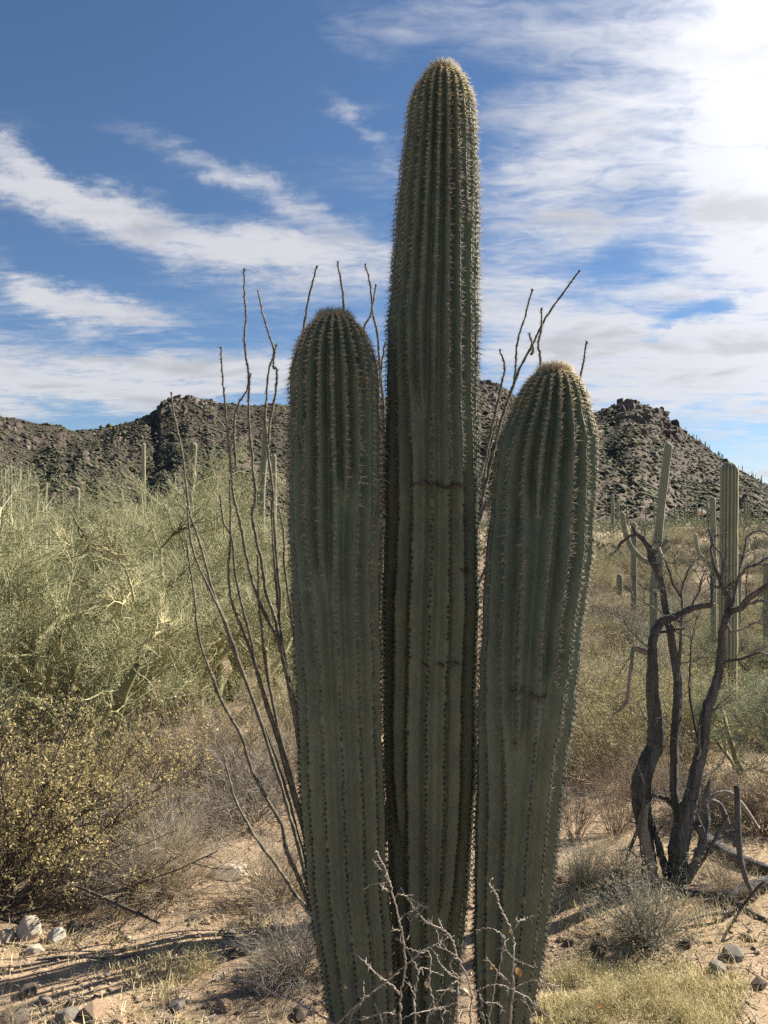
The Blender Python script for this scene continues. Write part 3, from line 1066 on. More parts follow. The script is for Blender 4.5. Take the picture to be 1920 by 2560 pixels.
# ------------------------------------------------------------------ ocotillo behind the saguaros
OC_D = 3.15
OCO = [
    [(370, 848), (379, 911), (394, 978), (404, 1065), (410, 1111), (425, 1153), (442, 1211), (462, 1282), (483, 1340), (500, 1394), (530, 1470), (575, 1590), (615, 1700), (650, 1830), (690, 1960)],
    [(405, 1095), (410, 1150), (417, 1190), (441, 1250), (470, 1310), (492, 1360), (520, 1440), (560, 1550), (605, 1690), (640, 1810), (685, 1950)],
    [(402, 1165), (412, 1236), (419, 1278), (423, 1332), (433, 1394), (450, 1440), (462, 1469), (483, 1523), (521, 1590), (542, 1656), (575, 1723), (608, 1781), (621, 1844), (650, 1906), (690, 1990)],
    [(483, 1631), (496, 1686), (512, 1736), (554, 1811), (596, 1869), (633, 1923), (671, 1977), (700, 2020)],
    [(477, 750), (479, 800), (485, 860), (490, 920), (495, 965), (500, 1036), (504, 1070), (517, 1124), (529, 1186), (542, 1244), (558, 1294), (583, 1349), (600, 1382), (615, 1440), (640, 1560), (668, 1720), (700, 1900)],
    [(528, 580), (528, 640), (531, 680), (528, 740), (535, 800), (538, 840), (537, 880), (542, 960), (549, 1030), (552, 1080), (545, 1112), (555, 1170), (566, 1220), (575, 1280), (592, 1330), (607, 1390), (625, 1470), (650, 1600), (690, 1800), (715, 1930)],
    [(557, 628), (568, 680), (580, 720), (592, 760), (581, 800), (576, 860), (573, 900), (578, 970), (588, 1050), (592, 1130), (598, 1220), (605, 1290), (603, 1350), (618, 1440), (645, 1560), (690, 1760), (720, 1930)],
    [(597, 745), (590, 790), (598, 800), (595, 850), (584, 910), (579, 960)],
    [(542, 807), (533, 844), (517, 869), (506, 911), (506, 957), (510, 1007)],
    [(496, 1036), (498, 1152), (494, 1228), (500, 1298), (520, 1352), (546, 1423), (580, 1530), (620, 1650), (655, 1780), (700, 1930)],
    [(475, 1070), (483, 1128), (500, 1161), (508, 1236), (525, 1315), (542, 1382), (558, 1465), (600, 1600), (640, 1740), (690, 1900)],
    [(556, 1200), (558, 1298), (566, 1369), (575, 1444), (605, 1590), (650, 1760), (700, 1920)],
    [(600, 1094), (612, 1144), (615, 1228), (625, 1298), (633, 1361), (650, 1470), (690, 1700), (730, 1900)],
    [(586, 1080), (590, 1180), (600, 1300), (610, 1390), (640, 1530), (680, 1720), (720, 1900)],
    [(610, 1400), (622, 1480), (640, 1580), (665, 1700), (705, 1860)],
    [(685, 575), (668, 640), (655, 720), (648, 820), (655, 1000), (670, 1250), (700, 1550), (740, 1900)],
    [(730, 565), (738, 620), (742, 668), (738, 800), (740, 1100), (748, 1500), (760, 1900)],
    [(789, 570), (800, 620), (806, 680), (815, 720), (820, 780), (826, 850), (830, 920), (828, 1100), (810, 1500), (785, 1900)],
    [(812, 615), (800, 680), (785, 715), (775, 800), (768, 1000), (765, 1400), (765, 1900)],
    [(832, 740), (824, 790), (818, 840), (815, 920), (800, 1100), (785, 1500), (772, 1900)],
    [(1252, 585), (1215, 635), (1180, 685), (1150, 745), (1125, 790), (1108, 835), (1085, 900), (1065, 980), (1048, 1050), (1036, 1100), (1005, 1210), (940, 1420), (860, 1680), (800, 1900)],
    [(1150, 625), (1135, 680), (1118, 740), (1114, 790), (1110, 830), (1098, 870)],
    [(1170, 665), (1169, 710), (1163, 745), (1168, 790), (1155, 870), (1110, 1000), (1060, 1080), (1040, 1110), (980, 1300), (880, 1650), (805, 1900)],
    [(1143, 720), (1152, 755), (1148, 765)],
    [(1080, 755), (1090, 795), (1083, 830), (1070, 890), (1052, 970), (1036, 1030), (990, 1180), (900, 1480), (800, 1880)],
    [(1268, 738), (1258, 790), (1245, 850), (1200, 950), (1120, 1080), (1000, 1340), (880, 1650), (800, 1900)],
    [(1075, 905), (1055, 985), (1040, 1060), (1010, 1170), (930, 1420), (800, 1880)],
]


def build_ocotillo():
    rng = np.random.default_rng(17)
    bx = (755 - 829.5) * K * OC_D
    base = np.array([bx, OC_D, float(gz(bx, OC_D))])
    t_ = thing('ocotillo', 'tall thorny ocotillo with bare whip-like stems fanning out behind the big saguaros', 'shrub', base)
    crown = MB()
    crown.tubes(np.array([[0, 0, -.1], [.01, 0, .0], [0, .01, .07], [0, 0, .16]]), np.array([.11, .10, .085, .03]), 9, .2)
    crown.obj('root_crown', M['ocotillo'], t_)
    for i, w in enumerate(OCO):
        full = w[-1][1] > 1850
        dt = rng.uniform(-.10, .42)            # how far the tip leans away from the base in depth
        n = len(w)
        ctrl = []
        for j, (X, Y) in enumerate(w):
            f = np.clip((2000 - Y) / 1400, 0, 1)
            ctrl.append(at(X, Y, OC_D + dt * f))
        if full:
            ctrl.append(base + np.array([rng.normal() * .02, rng.normal() * .02, .10]))
        P = crom(ctrl, max(20, 6 * n))
        P[1:-1] += rng.normal(size=(len(P) - 2, 3)) * .0012
        m_ = len(P)
        r = np.linspace(.0036, .0105 if full else .006, m_)
        seg = np.interp(np.linspace(0, 1, m_ * 2), np.linspace(0, 1, m_), np.arange(m_))
        P = np.stack([np.interp(seg, np.arange(m_), P[:, q]) for q in range(3)], -1)
        r = np.interp(seg, np.arange(m_), r) * (1 + .22 * rng.normal(size=len(seg)).clip(-1.5, 1.5) * .6)
        r[0] *= 1.5
        b = MB()
        b.tubes(P - base, r, 6, rng.uniform(.25, .75) + np.repeat(rng.normal(size=len(P)) * .2, 6))
        wand = b.obj('wand', M['ocotillo'], t_)
        nth = len(P) * 3
        q = rng.integers(0, len(P) - 1, nth)
        tan = unit(P[q + 1] - P[q])
        d = unit(np.cross(tan, rng.normal(size=(nth, 3)))) + tan * -.3
        b = MB()
        b.cones(P[q] - base, d, rng.uniform(.008, .018, nth), .0014, rng.random(nth))
        o = tag(b.obj('thorns', M['thorn'], wand, smooth=False), kind='stuff')


build_ocotillo()

# ------------------------------------------------------------------ dead tree on the right
DT_D = 3.5
DEAD = [  # (part name, points x, y, width in photo px, depth offset), material
    ('trunk', [(1404, 1905, 34, 0), (1402, 1860, 28, 0), (1395, 1805, 27, 0), (1386, 1745, 34, 0), (1382, 1695, 35, -.02), (1392, 1650, 31, -.02), (1409, 1608, 30, 0), (1409, 1553, 28, 0), (1405, 1490, 25, 0), (1407, 1440, 22, 0), (1405, 1387, 19, 0),
               (1411, 1362, 20, .0), (1426, 1340, 19, .02), (1458, 1328, 17, .02), (1493, 1312, 14, .02), (1533, 1306, 11, .0), (1540, 1305, 8, 0)], 'deadwood'),
    ('trunk', [(1470, 1800, 22, .05), (1463, 1745, 22, .03), (1457, 1711, 20, .03), (1457, 1670, 20, .03), (1459, 1620, 21, .03), (1461, 1570, 22, .03), (1468, 1519, 21, .03), (1468, 1469, 18, .03), (1461, 1418, 17, .03), (1452, 1372, 15, .03),
               (1442, 1325, 14, .05), (1433, 1278, 13, .05), (1421, 1240, 14, .05), (1409, 1213, 14, .05), (1405, 1190, 13, .05), (1392, 1172, 10, .05), (1374, 1153, 8, .05), (1366, 1137, 5, .05)], 'deadwood'),
    ('trunk', [(1466, 1915, 40, 0), (1463, 1855, 37, 0), (1469, 1805, 36, 0), (1479, 1761, 30, 0), (1489, 1721, 26, 0), (1499, 1677, 24, 0), (1508, 1620, 24, 0), (1513, 1570, 23, 0), (1523, 1519, 20, 0), (1540, 1469, 19, 0), (1548, 1434, 19, 0),
               (1552, 1372, 18, 0), (1558, 1345, 18, 0), (1571, 1325, 17, 0), (1596, 1318, 15, -.05), (1614, 1297, 13, -.08), (1640, 1278, 12, -.1), (1665, 1262, 10, -.15), (1710, 1235, 7, -.2)], 'deadwood'),
    ('branch', [(1571, 1324, 12, 0), (1574, 1293, 10, 0), (1558, 1272, 9, 0), (1546, 1240, 9, .02), (1536, 1213, 8, .02), (1533, 1184, 6, .02), (1546, 1158, 3, .02)], 'deadwood'),
    ('branch', [(1556, 1268, 7, 0), (1558, 1247, 6, 0), (1561, 1215, 6, 0), (1552, 1193, 5, 0), (1539, 1175, 5, 0), (1530, 1143, 3, 0)], 'deadwood'),
    ('branch', [(1582, 1322, 9, 0), (1589, 1278, 7, .05), (1596, 1240, 5, .05), (1605, 1200, 5, .06), (1614, 1162, 5, .06), (1630, 1147, 4, .06), (1652, 1147, 4, .06), (1672, 1170, 3, .06)], 'deadwood'),
    ('branch', [(1590, 1262, 6, .05), (1600, 1243, 6, .05), (1618, 1228, 5, 0), (1660, 1206, 4, 0), (1700, 1190, 3, 0)], 'deadwood'),
    ('branch', [(1606, 1308, 8, -.06), (1621, 1303, 7, -.06), (1645, 1299, 6, -.1), (1690, 1305, 4, -.15)], 'deadwood'),
    ('branch', [(1568, 1340, 6, 0), (1580, 1365, 5, -.05), (1615, 1350, 4, -.1), (1660, 1332, 3, -.15)], 'palewood'),
    ('branch', [(1400, 1412, 12, 0), (1388, 1405, 11, 0), (1368, 1401, 11, 0), (1363, 1421, 9, -.02), (1358, 1465, 7, -.02), (1355, 1515, 6, -.02), (1342, 1532, 5, -.02), (1327, 1541, 2, -.02)], 'palewood'),
    ('branch', [(1405, 1200, 8, .05), (1396, 1175, 7, .05), (1386, 1160, 6, .05), (1361, 1158, 5, .05), (1341, 1170, 5, .05), (1336, 1184, 3, .05)], 'deadwood'),
    ('branch', [(1436, 1330, 5, .02), (1411, 1306, 4, 0), (1380, 1287, 4, -.05), (1368, 1275, 3, -.05), (1364, 1255, 2, -.05)], 'palewood'),
    ('branch', [(1411, 1306, 3, 0), (1408, 1285, 3, 0), (1398, 1262, 2, 0)], 'palewood'),
    ('branch', [(1464, 1470, 8, .03), (1468, 1400, 7, .05), (1470, 1325, 6, .08), (1468, 1278, 5, .08), (1481, 1237, 4, .08), (1496, 1210, 2, .08)], 'deadwood'),
    ('branch', [(1493, 1311, 5, .02), (1511, 1275, 4, .05), (1524, 1231, 2, .05)], 'deadwood'),
    ('branch', [(1470, 1290, 4, .08), (1455, 1262, 4, .05), (1447, 1230, 4, .05), (1440, 1212, 3, .05), (1430, 1200, 2, .05)], 'deadwood'),
    ('branch', [(1440, 1215, 4, .05), (1452, 1216, 4, .05), (1463, 1202, 2, .05)], 'palewood'),
    ('branch', [(1423, 1245, 10, .05), (1428, 1215, 10, .05), (1421, 1192, 9, .05), (1408, 1190, 5, .05)], 'palewood'),
    ('branch', [(1424, 1366, 6, 0), (1450, 1363, 5, -.03), (1474, 1360, 4, -.03)], 'deadwood'),
    ('branch', [(1538, 1300, 6, 0), (1540, 1275, 7, .02), (1535, 1245, 5, .02)], 'deadwood'),
    ('branch', [(1535, 1265, 5, 0), (1560, 1270, 4, -.03), (1585, 1258, 3, -.05)], 'deadwood'),
    ('trunk', [(1478, 1905, 22, -.03), (1503, 1868, 19, -.03), (1526, 1822, 17, -.02), (1531, 1771, 14, 0), (1527, 1724, 11, .02), (1532, 1690, 6, .02)], 'deadwood'),
    ('trunk', [(1412, 1900, 18, -.06), (1400, 1840, 20, -.05), (1392, 1780, 18, -.05), (1397, 1735, 12, -.05)], 'palewood'),
    ('trunk', [(1440, 1890, 16, -.02), (1425, 1840, 14, -.02), (1412, 1790, 10, -.02)], 'deadwood'),
    ('branch', [(1460, 1750, 12, .05), (1440, 1722, 9, .05), (1410, 1716, 7, .04)], 'deadwood'),
    ('branch', [(1486, 1768, 13, 0), (1513, 1790, 15, -.02), (1518, 1825, 14, -.02), (1500, 1860, 10, -.02)], 'deadwood'),
    ('branch', [(1515, 1640, 5, 0), (1490, 1500, 4, .08), (1493, 1400, 3, .08), (1505, 1330, 2, .08)], 'deadwood'),
    ('branch', [(1527, 1540, 5, 0), (1545, 1530, 4, -.03), (1552, 1520, 2, -.03)], 'deadwood'),
    ('branch', [(1506, 1640, 4, -.03), (1516, 1625, 4, -.05), (1513, 1605, 3, -.05), (1497, 1597, 2, -.05)], 'palewood'),
    ('branch', [(1548, 1430, 8, 0), (1600, 1425, 6, -.05), (1640, 1410, 5, -.08), (1700, 1432, 4, -.1)], 'deadwood'),
]


def wobbly(b, P, r, sides, rng, tint, amt=.18):
    """tube with fluted, irregular section like twisted wood"""
    k = len(P)
    ph = rng.uniform(0, 6.28, 3)
    ang = np.arange(sides) * 2 * math.pi / sides
    fl = 1 + amt * np.sin(2 * ang[None] + ph[0] + np.linspace(0, 5, k)[:, None]) + amt * .7 * np.sin(5 * ang[None] + ph[1] + np.linspace(0, 4, k)[:, None])
    fl = fl * (1 + .025 * rng.normal(size=(k, 1))) + amt * .35 * np.sin(9 * ang[None] + ph[2] + np.linspace(0, 3, k)[:, None])
    b.tubes(P[None], (r[:, None] * fl)[None], sides, tint, cap=True)


def build_dead_tree():
    rng = np.random.default_rng(23)
    g = ground_hit(1462, 1900)
    global DT_D
    DT_D = float(g[1])
    base = np.array([g[0], g[1], g[2]])
    t_ = thing('dead_tree', 'dead tree with three twisted dark bare trunks and broken branches', 'tree', base)
    twigs = []
    for name, pts, mt in DEAD:
        p = np.array([np.append(at(X, Y, DT_D + dd), w * K * DT_D / 2) for X, Y, w, dd in pts])
        c = crom(p, 8 * len(pts))
        lin = np.stack([np.interp(np.linspace(0, len(p) - 1, len(c)), np.arange(len(p)), p[:, q]) for q in range(4)], -1)
        c = .4 * c + .6 * lin                                  # angular bends, not smooth ones
        c[:, :3] += np.cumsum(rng.normal(size=(len(c), 3)), 0) * .0012 * (1 - np.linspace(-1, 1, len(c))[:, None] ** 2)
        r = np.maximum(c[:, 3], .0012)
        P = c[:, :3] + rng.normal(size=(len(c), 3)) * .05 * r[:, None]
        b = MB()
        wobbly(b, P - base, r * .95, 22 if name == 'trunk' else 10, rng, rng.uniform(.15, .7))
        e, dv = P[-1], unit(P[-1] - P[-3])                     # splintered end
        ns = 6
        b.cones(np.repeat((e - base)[None], ns, 0) + rng.normal(size=(ns, 3)) * r[-1] * .4, dv + rng.normal(size=(ns, 3)) * .25, rng.uniform(1.5, 5, ns) * r[-1] + .004, r[-1] * .45, rng.uniform(.2, 1))
        b.obj(name, M[mt], t_)
        if name == 'trunk':
            Pb, Rb = spawn(P[None], r[None], 5, rng, .25, .95, .22, 8, .9, .25, .04, .004, .3)
            for q in range(5):
                Pc, Rc = spawn(Pb[q][None], Rb[q][None], 7, rng, .3, 1, .09, 5, .7, .28, .02, .0016, .3)
                b = MB()
                b.tubes(Pb[q] - base, Rb[q], 6, rng.uniform(.2, .9))
                b.tubes(Pc - base, Rc, 3, rng.uniform(.2, .9))
                b.obj('twig', M['deadwood'], t_)
        if name == 'branch':
            Pb, Rb = spawn(P[None], r[None], 8, rng, .25, 1, .14, 7, .7, .28, .03, .0022, .3)
            for q in range(8):
                b = MB()
                b.tubes(Pb[q] - base, Rb[q], 4, rng.uniform(.2, .9))
                Pc, Rc = spawn(Pb[q][None], Rb[q][None], 5, rng, .3, 1, .07, 5, .7, .28, .02, .0012, .3)
                b.tubes(Pc - base, Rc, 3, rng.uniform(.2, .9))
                b.obj('twig', M['deadwood'], t_)
    return base


DT_BASE = build_dead_tree()


def fallen(name, label, cat, pts, mt, lift=.0, n=8, sides=10):
    """log or branch lying about on the ground; points are photo x, y, width"""
    rng = np.random.default_rng(len(label))
    rows = []
    for X, Y, w, up in pts:
        p = ground_hit(X, Y + w * .4)
        hr = w * K * p[1] / 2
        if up:                                   # raised off the ground at this point
            p = at(X, Y, up)
        else:
            p = p + np.array([0, 0, hr * .8])
        rows.append(np.append(p, hr))
    c = crom(np.array(rows), n * len(rows))
    base = rows[0][:3]
    b = MB()
    wobbly(b, c[:, :3] - base, np.maximum(c[:, 3], .001), sides, rng, rng.uniform(.2, .6))
    o = b.obj(name, M[mt])
    o.location = [float(q) for q in base]
    tag(o, label, cat)
    return o


fallen('fallen_log', 'thick dark log lying behind the base of the dead tree', 'log', [(1520, 1818, 30, 0), (1560, 1838, 28, 0), (1600, 1858, 26, 0), (1650, 1878, 22, 0), (1710, 1900, 18, 0)], 'deadwood')
fallen('fallen_log', 'brown log lying at the right edge in front of the dead tree', 'log', [(1546, 1938, 22, 0), (1575, 1932, 27, 0), (1615, 1920, 28, 0), (1665, 1908, 28, 0), (1740, 1890, 26, 0)], 'deadwood')
fallen('fallen_branch', 'thin dark stick leaning upright against the log right of the dead tree', 'branch', [(1632, 1938, 10, 0), (1612, 1900, 10, 3.2), (1598, 1840, 9, 3.22), (1594, 1771, 8, 3.25), (1592, 1697, 8, 3.28)], 'deadwood')
fallen('fallen_branch', 'crooked dark branch on the ground in front of the brown log', 'branch', [(1470, 1922, 8, 0), (1540, 1932, 10, 0), (1590, 1950, 9, 0), (1640, 1980, 8, 0), (1700, 2005, 6, 0)], 'deadwood')
fallen('fallen_branch', 'pale forked stick on the soil below the brown log', 'branch', [(1545, 1935, 7, 0), (1560, 1952, 5, 0), (1580, 1972, 4, 0), (1592, 1978, 2, 0)], 'palewood')
fallen('fallen_branch', 'grey bare branch arching over the log beside the dead tree', 'branch', [(1640, 1790, 4, 3.6), (1600, 1735, 7, 3.6), (1570, 1712, 8, 3.6), (1537, 1722, 7, 3.6), (1520, 1760, 6, 3.6)], 'palewood')
fallen('fallen_branch', 'curved brown branch under the grey arch right of the dead tree', 'branch', [(1532, 1726, 8, 3.65), (1556, 1740, 9, 3.65), (1572, 1780, 9, 3.6), (1590, 1830, 8, 3.55)], 'deadwood')
fallen('fallen_branch', 'thin dry stick lying across the ground below the pale rocks', 'branch', [(80, 2072, 4, 0), (150, 2066, 5, 0), (240, 2068, 5, 0), (320, 2058, 3, 0)], 'palewood')
fallen('fallen_branch', 'long dark stem slanting down to the dirt in the gap left of the saguaros', 'branch', [(130, 1902, 5, 3.1), (190, 1925, 6, 3.05), (250, 1952, 6, 3.0), (310, 1978, 5, 2.95), (345, 1995, 3, 2.9)], 'darktwig')
fallen('fallen_branch', 'flat grey stick on the shaded soil beside the leftmost big saguaro', 'branch', [(510, 2093, 6, 0), (550, 2092, 7, 0), (590, 2091, 5, 0)], 'palewood')

for lab, pts in [
        ('crooked grey stick leaning on the left trunk of the dead tree', [(1345, 1880, 5, 0), (1362, 1830, 6, 3.5), (1385, 1770, 5, 3.45), (1392, 1720, 3, 3.45)]),
        ('dark stick lying in front of the foot of the dead tree', [(1380, 1915, 5, 0), (1430, 1922, 8, 0), (1480, 1935, 7, 0), (1520, 1930, 4, 0)]),
        ('forked dead stick propped between the dead tree and the thick log', [(1500, 1885, 6, 0), (1530, 1840, 7, 3.45), (1556, 1790, 6, 3.45), (1572, 1760, 3, 3.45)]),
        ('long thin dead stem crossing the brown log at the right edge', [(1560, 1990, 4, 0), (1600, 1960, 6, 0), (1640, 1915, 5, 3.1), (1680, 1880, 3, 3.15)]),
        ('short grey stick on the soil right of the small round grey bush', [(1500, 1985, 3, 0), (1530, 1975, 5, 0), (1560, 1972, 3, 0)])]:
    fallen('fallen_branch', lab, 'branch', pts, 'deadwood', sides=8)

# ------------------------------------------------------------------ bare shrub in front of the saguaros
FS_D = 1.92


def c8(x, y):
    return 604.9 + x * .4063, 1728.3 + y * .4063


SHOOTS = [
    ([(640, 1191), (640, 1040), (665, 900), (655, 760), (635, 640), (605, 530), (580, 430), (560, 370), (530, 310), (510, 265)], 5.0, 1),
    ([(560, 375), (540, 372), (520, 350), (493, 315)], 2.6, 0), ([(585, 430), (545, 442), (490, 450), (440, 478)], 2.2, 0), ([(580, 478), (555, 470), (535, 455)], 2.2, 0),
    ([(635, 640), (655, 612), (690, 595), (740, 570), (760, 545)], 2.4, 0), ([(605, 515), (640, 500), (690, 520), (760, 565), (735, 610), (715, 616)], 2.4, 0),
    ([(655, 760), (690, 720), (692, 650), (675, 618)], 1.6, 0),
    ([(635, 1035), (600, 990), (530, 940), (470, 880), (400, 815)], 4.2, 0),
    ([(1010, 1191), (1020, 1060), (1000, 950), (940, 830), (920, 750), (870, 690), (800, 660), (735, 600), (690, 540), (640, 465)], 4.4, 1),
    ([(1225, 1191), (1240, 1000), (1240, 860), (1240, 740), (1210, 650), (1170, 570), (1150, 500), (1115, 445), (1132, 410)], 5.0, 1),
    ([(1240, 690), (1270, 645), (1310, 630), (1350, 610)], 2.2, 0), ([(1265, 650), (1252, 625)], 1.6, 0),
    ([(1240, 1000), (1200, 950), (1160, 920), (1130, 880), (1095, 835)], 3.0, 0),
    ([(720, 1191), (715, 1040), (735, 920), (700, 840), (660, 770)], 3.6, 1),
    ([(780, 1191), (820, 1110), (795, 980), (800, 820), (740, 810), (670, 780)], 3.8, 1),
    ([(1450, 1180), (1390, 1120), (1300, 1040), (1170, 980)], 3.2, 0),
    ([(1030, 1020), (1080, 1000), (1150, 980), (1240, 1000), (1330, 960), (1410, 970), (1490, 990), (1560, 975), (1610, 955)], 2.6, 0),
    ([(1110, 1191), (1120, 1110), (1150, 950), (1190, 780), (1195, 730), (1120, 680), (1040, 690)], 3.0, 1),
    ([(300, 1191), (420, 1080), (560, 970), (700, 850), (800, 780), (930, 720)], 4.0, 0),
    ([(370, 1191), (430, 1080), (445, 1040), (445, 960)], 3.2, 1), ([(395, 1160), (440, 1165), (470, 1150)], 2.5, 0),
    ([(940, 1191), (945, 1080), (945, 960), (905, 930), (855, 880)], 3.4, 1), ([(715, 1040), (690, 990), (680, 960)], 2.2, 0),
    ([(735, 920), (760, 890), (870, 935)], 2.2, 0), ([(940, 830), (890, 800), (850, 780), (835, 700), (800, 640)], 2.4, 0),
    ([(1020, 1050), (960, 1030), (900, 1010), (830, 1015)], 2.6, 0), ([(945, 960), (900, 990), (850, 1060), (780, 1150)], 2.4, 0),
    ([(930, 830), (905, 880), (950, 940), (1000, 970)], 2.0, 0), ([(1195, 740), (1200, 790), (1240, 840), (1300, 870), (1370, 890)], 1.8, 0),
    ([(540, 1191), (520, 1120), (500, 1070)], 2.4, 1), ([(1060, 1030), (1080, 1070), (1160, 1085), (1195, 1130)], 1.8, 0),
    ([(800, 790), (830, 820), (860, 880), (925, 930)], 2.0, 0), ([(870, 690), (850, 660), (845, 640)], 1.8, 0), ([(640, 690), (610, 690), (595, 680)], 1.8, 0), ([(655, 770), (635, 745), (615, 738)], 1.8, 0),
    ([(1090, 1191), (1060, 1120), (1080, 1060), (1030, 1020)], 2.2, 1), ([(860, 1191), (880, 1120), (835, 1110), (820, 1100)], 2.2, 1),
    ([(600, 1191), (700, 1140), (830, 1110), (905, 1090), (1030, 1050)], 2.2, 0), ([(1330, 1120), (1300, 1060), (1290, 1030)], 1.6, 0),
    ([(290, 1191), (200, 1140), (120, 1095), (60, 1060), (-30, 1030), (-150, 960), (-330, 960)], 4.4, 0), ([(-60, 1030), (-120, 980), (-190, 960)], 2.4, 0),
    ([(180, 1130), (130, 1165), (100, 1191)], 3.2, 1), ([(480, 1150), (560, 1130), (620, 1140)], 2.4, 0),
]


def build_front_shrub():
    rng = np.random.default_rng(29)
    base = np.array([.05, FS_D - .05, float(gz(.05, FS_D - .05))])
    t_ = thing('bare_shrub', 'sparse bare shrub of pale crooked twigs in front of the saguaros', 'shrub', base)
    tips = []
    for pts, w, grounded in SHOOTS:
        dd = rng.uniform(-.10, .10)
        ctrl = []
        m_ = len(pts)
        for j, (x, y) in enumerate(pts):
            X, Y = c8(x, y)
            ctrl.append(at(X, Y, FS_D + dd * j / m_ + (.02 * rng.normal() if 0 < j < m_ - 1 else 0)))
        if grounded:
            g = (ctrl[0] + base) / 2
            ctrl = [np.array([g[0] * .6 + base[0] * .4, base[1] + dd, base[2] - .03]), np.array([ctrl[0][0], ctrl[0][1], ctrl[0][2] * .45])] + ctrl
        P = crom(ctrl, 9 * len(ctrl))
        P[1:-1] += rng.normal(size=(len(P) - 2, 3)) * .0012
        r = np.linspace(w * 1.1, w * .45, len(P)) * K * FS_D / 2 * (1 + .10 * rng.normal(size=len(P)))
        b = MB()
        b.tubes(P - base, r, 6, np.clip(np.repeat(np.linspace(.25, .85, len(P)) + .12 * rng.normal(size=len(P)), 6), 0, 1))
        br = b.obj('branch', M['shoot'], t_)
        # short spurs and buds
        ns = 2 + len(P) // 9
        Ps, Rs = spawn(P[None] - base, r[None], ns, rng, .25, 1, .018, 3, .9, .2, .05, .0012, .6)
        b = MB()
        b.tubes(Ps, Rs, 4, rng.uniform(.5, 1, ns))
        b.obj('spurs', M['shoot'], br)
        tag(br.children[0], kind='stuff')
    for (x, y, s, tn) in [(1258, 890, .022, .1), (775, 962, .016, .9), (1226, 690, .012, .2), (590, 905, .012, .3), (1120, 885, .009, .0), (1700, 1080, .016, .1), (345, 985, .01, .9)]:
        X, Y = c8(x, y)
        n = 5
        u = np.linspace(0, 1, n)
        wd = np.sin(math.pi * np.clip(u * .9 + .08, 0, 1)) * .38
        cup = .18 * np.sin(math.pi * u)
        V = []
        for q in range(n):
            for e, h in ((-1, .16), (0, 0), (1, .16)):
                V.append([e * wd[q], cup[q] + h * wd[q], u[q]])
        V = np.array(V) * s
        R = np.array(Matrix.Rotation(rng.uniform(-.8, .8), 3, 'Y') @ Matrix.Rotation(rng.uniform(2.0, 3.6), 3, 'X') @ Matrix.Rotation(rng.uniform(-.6, .6), 3, 'Z'))
        V = V @ R.T + at(X, Y, FS_D + .02) - base
        F = [[i * 3 + e, i * 3 + e + 1, i * 3 + e + 4, i * 3 + e + 3] for i in range(n - 1) for e in (0, 1)]
        b = MB()
        b.add(V, F, tn)
        b.obj('leaf', M['deadleaf'], t_)


build_front_shrub()

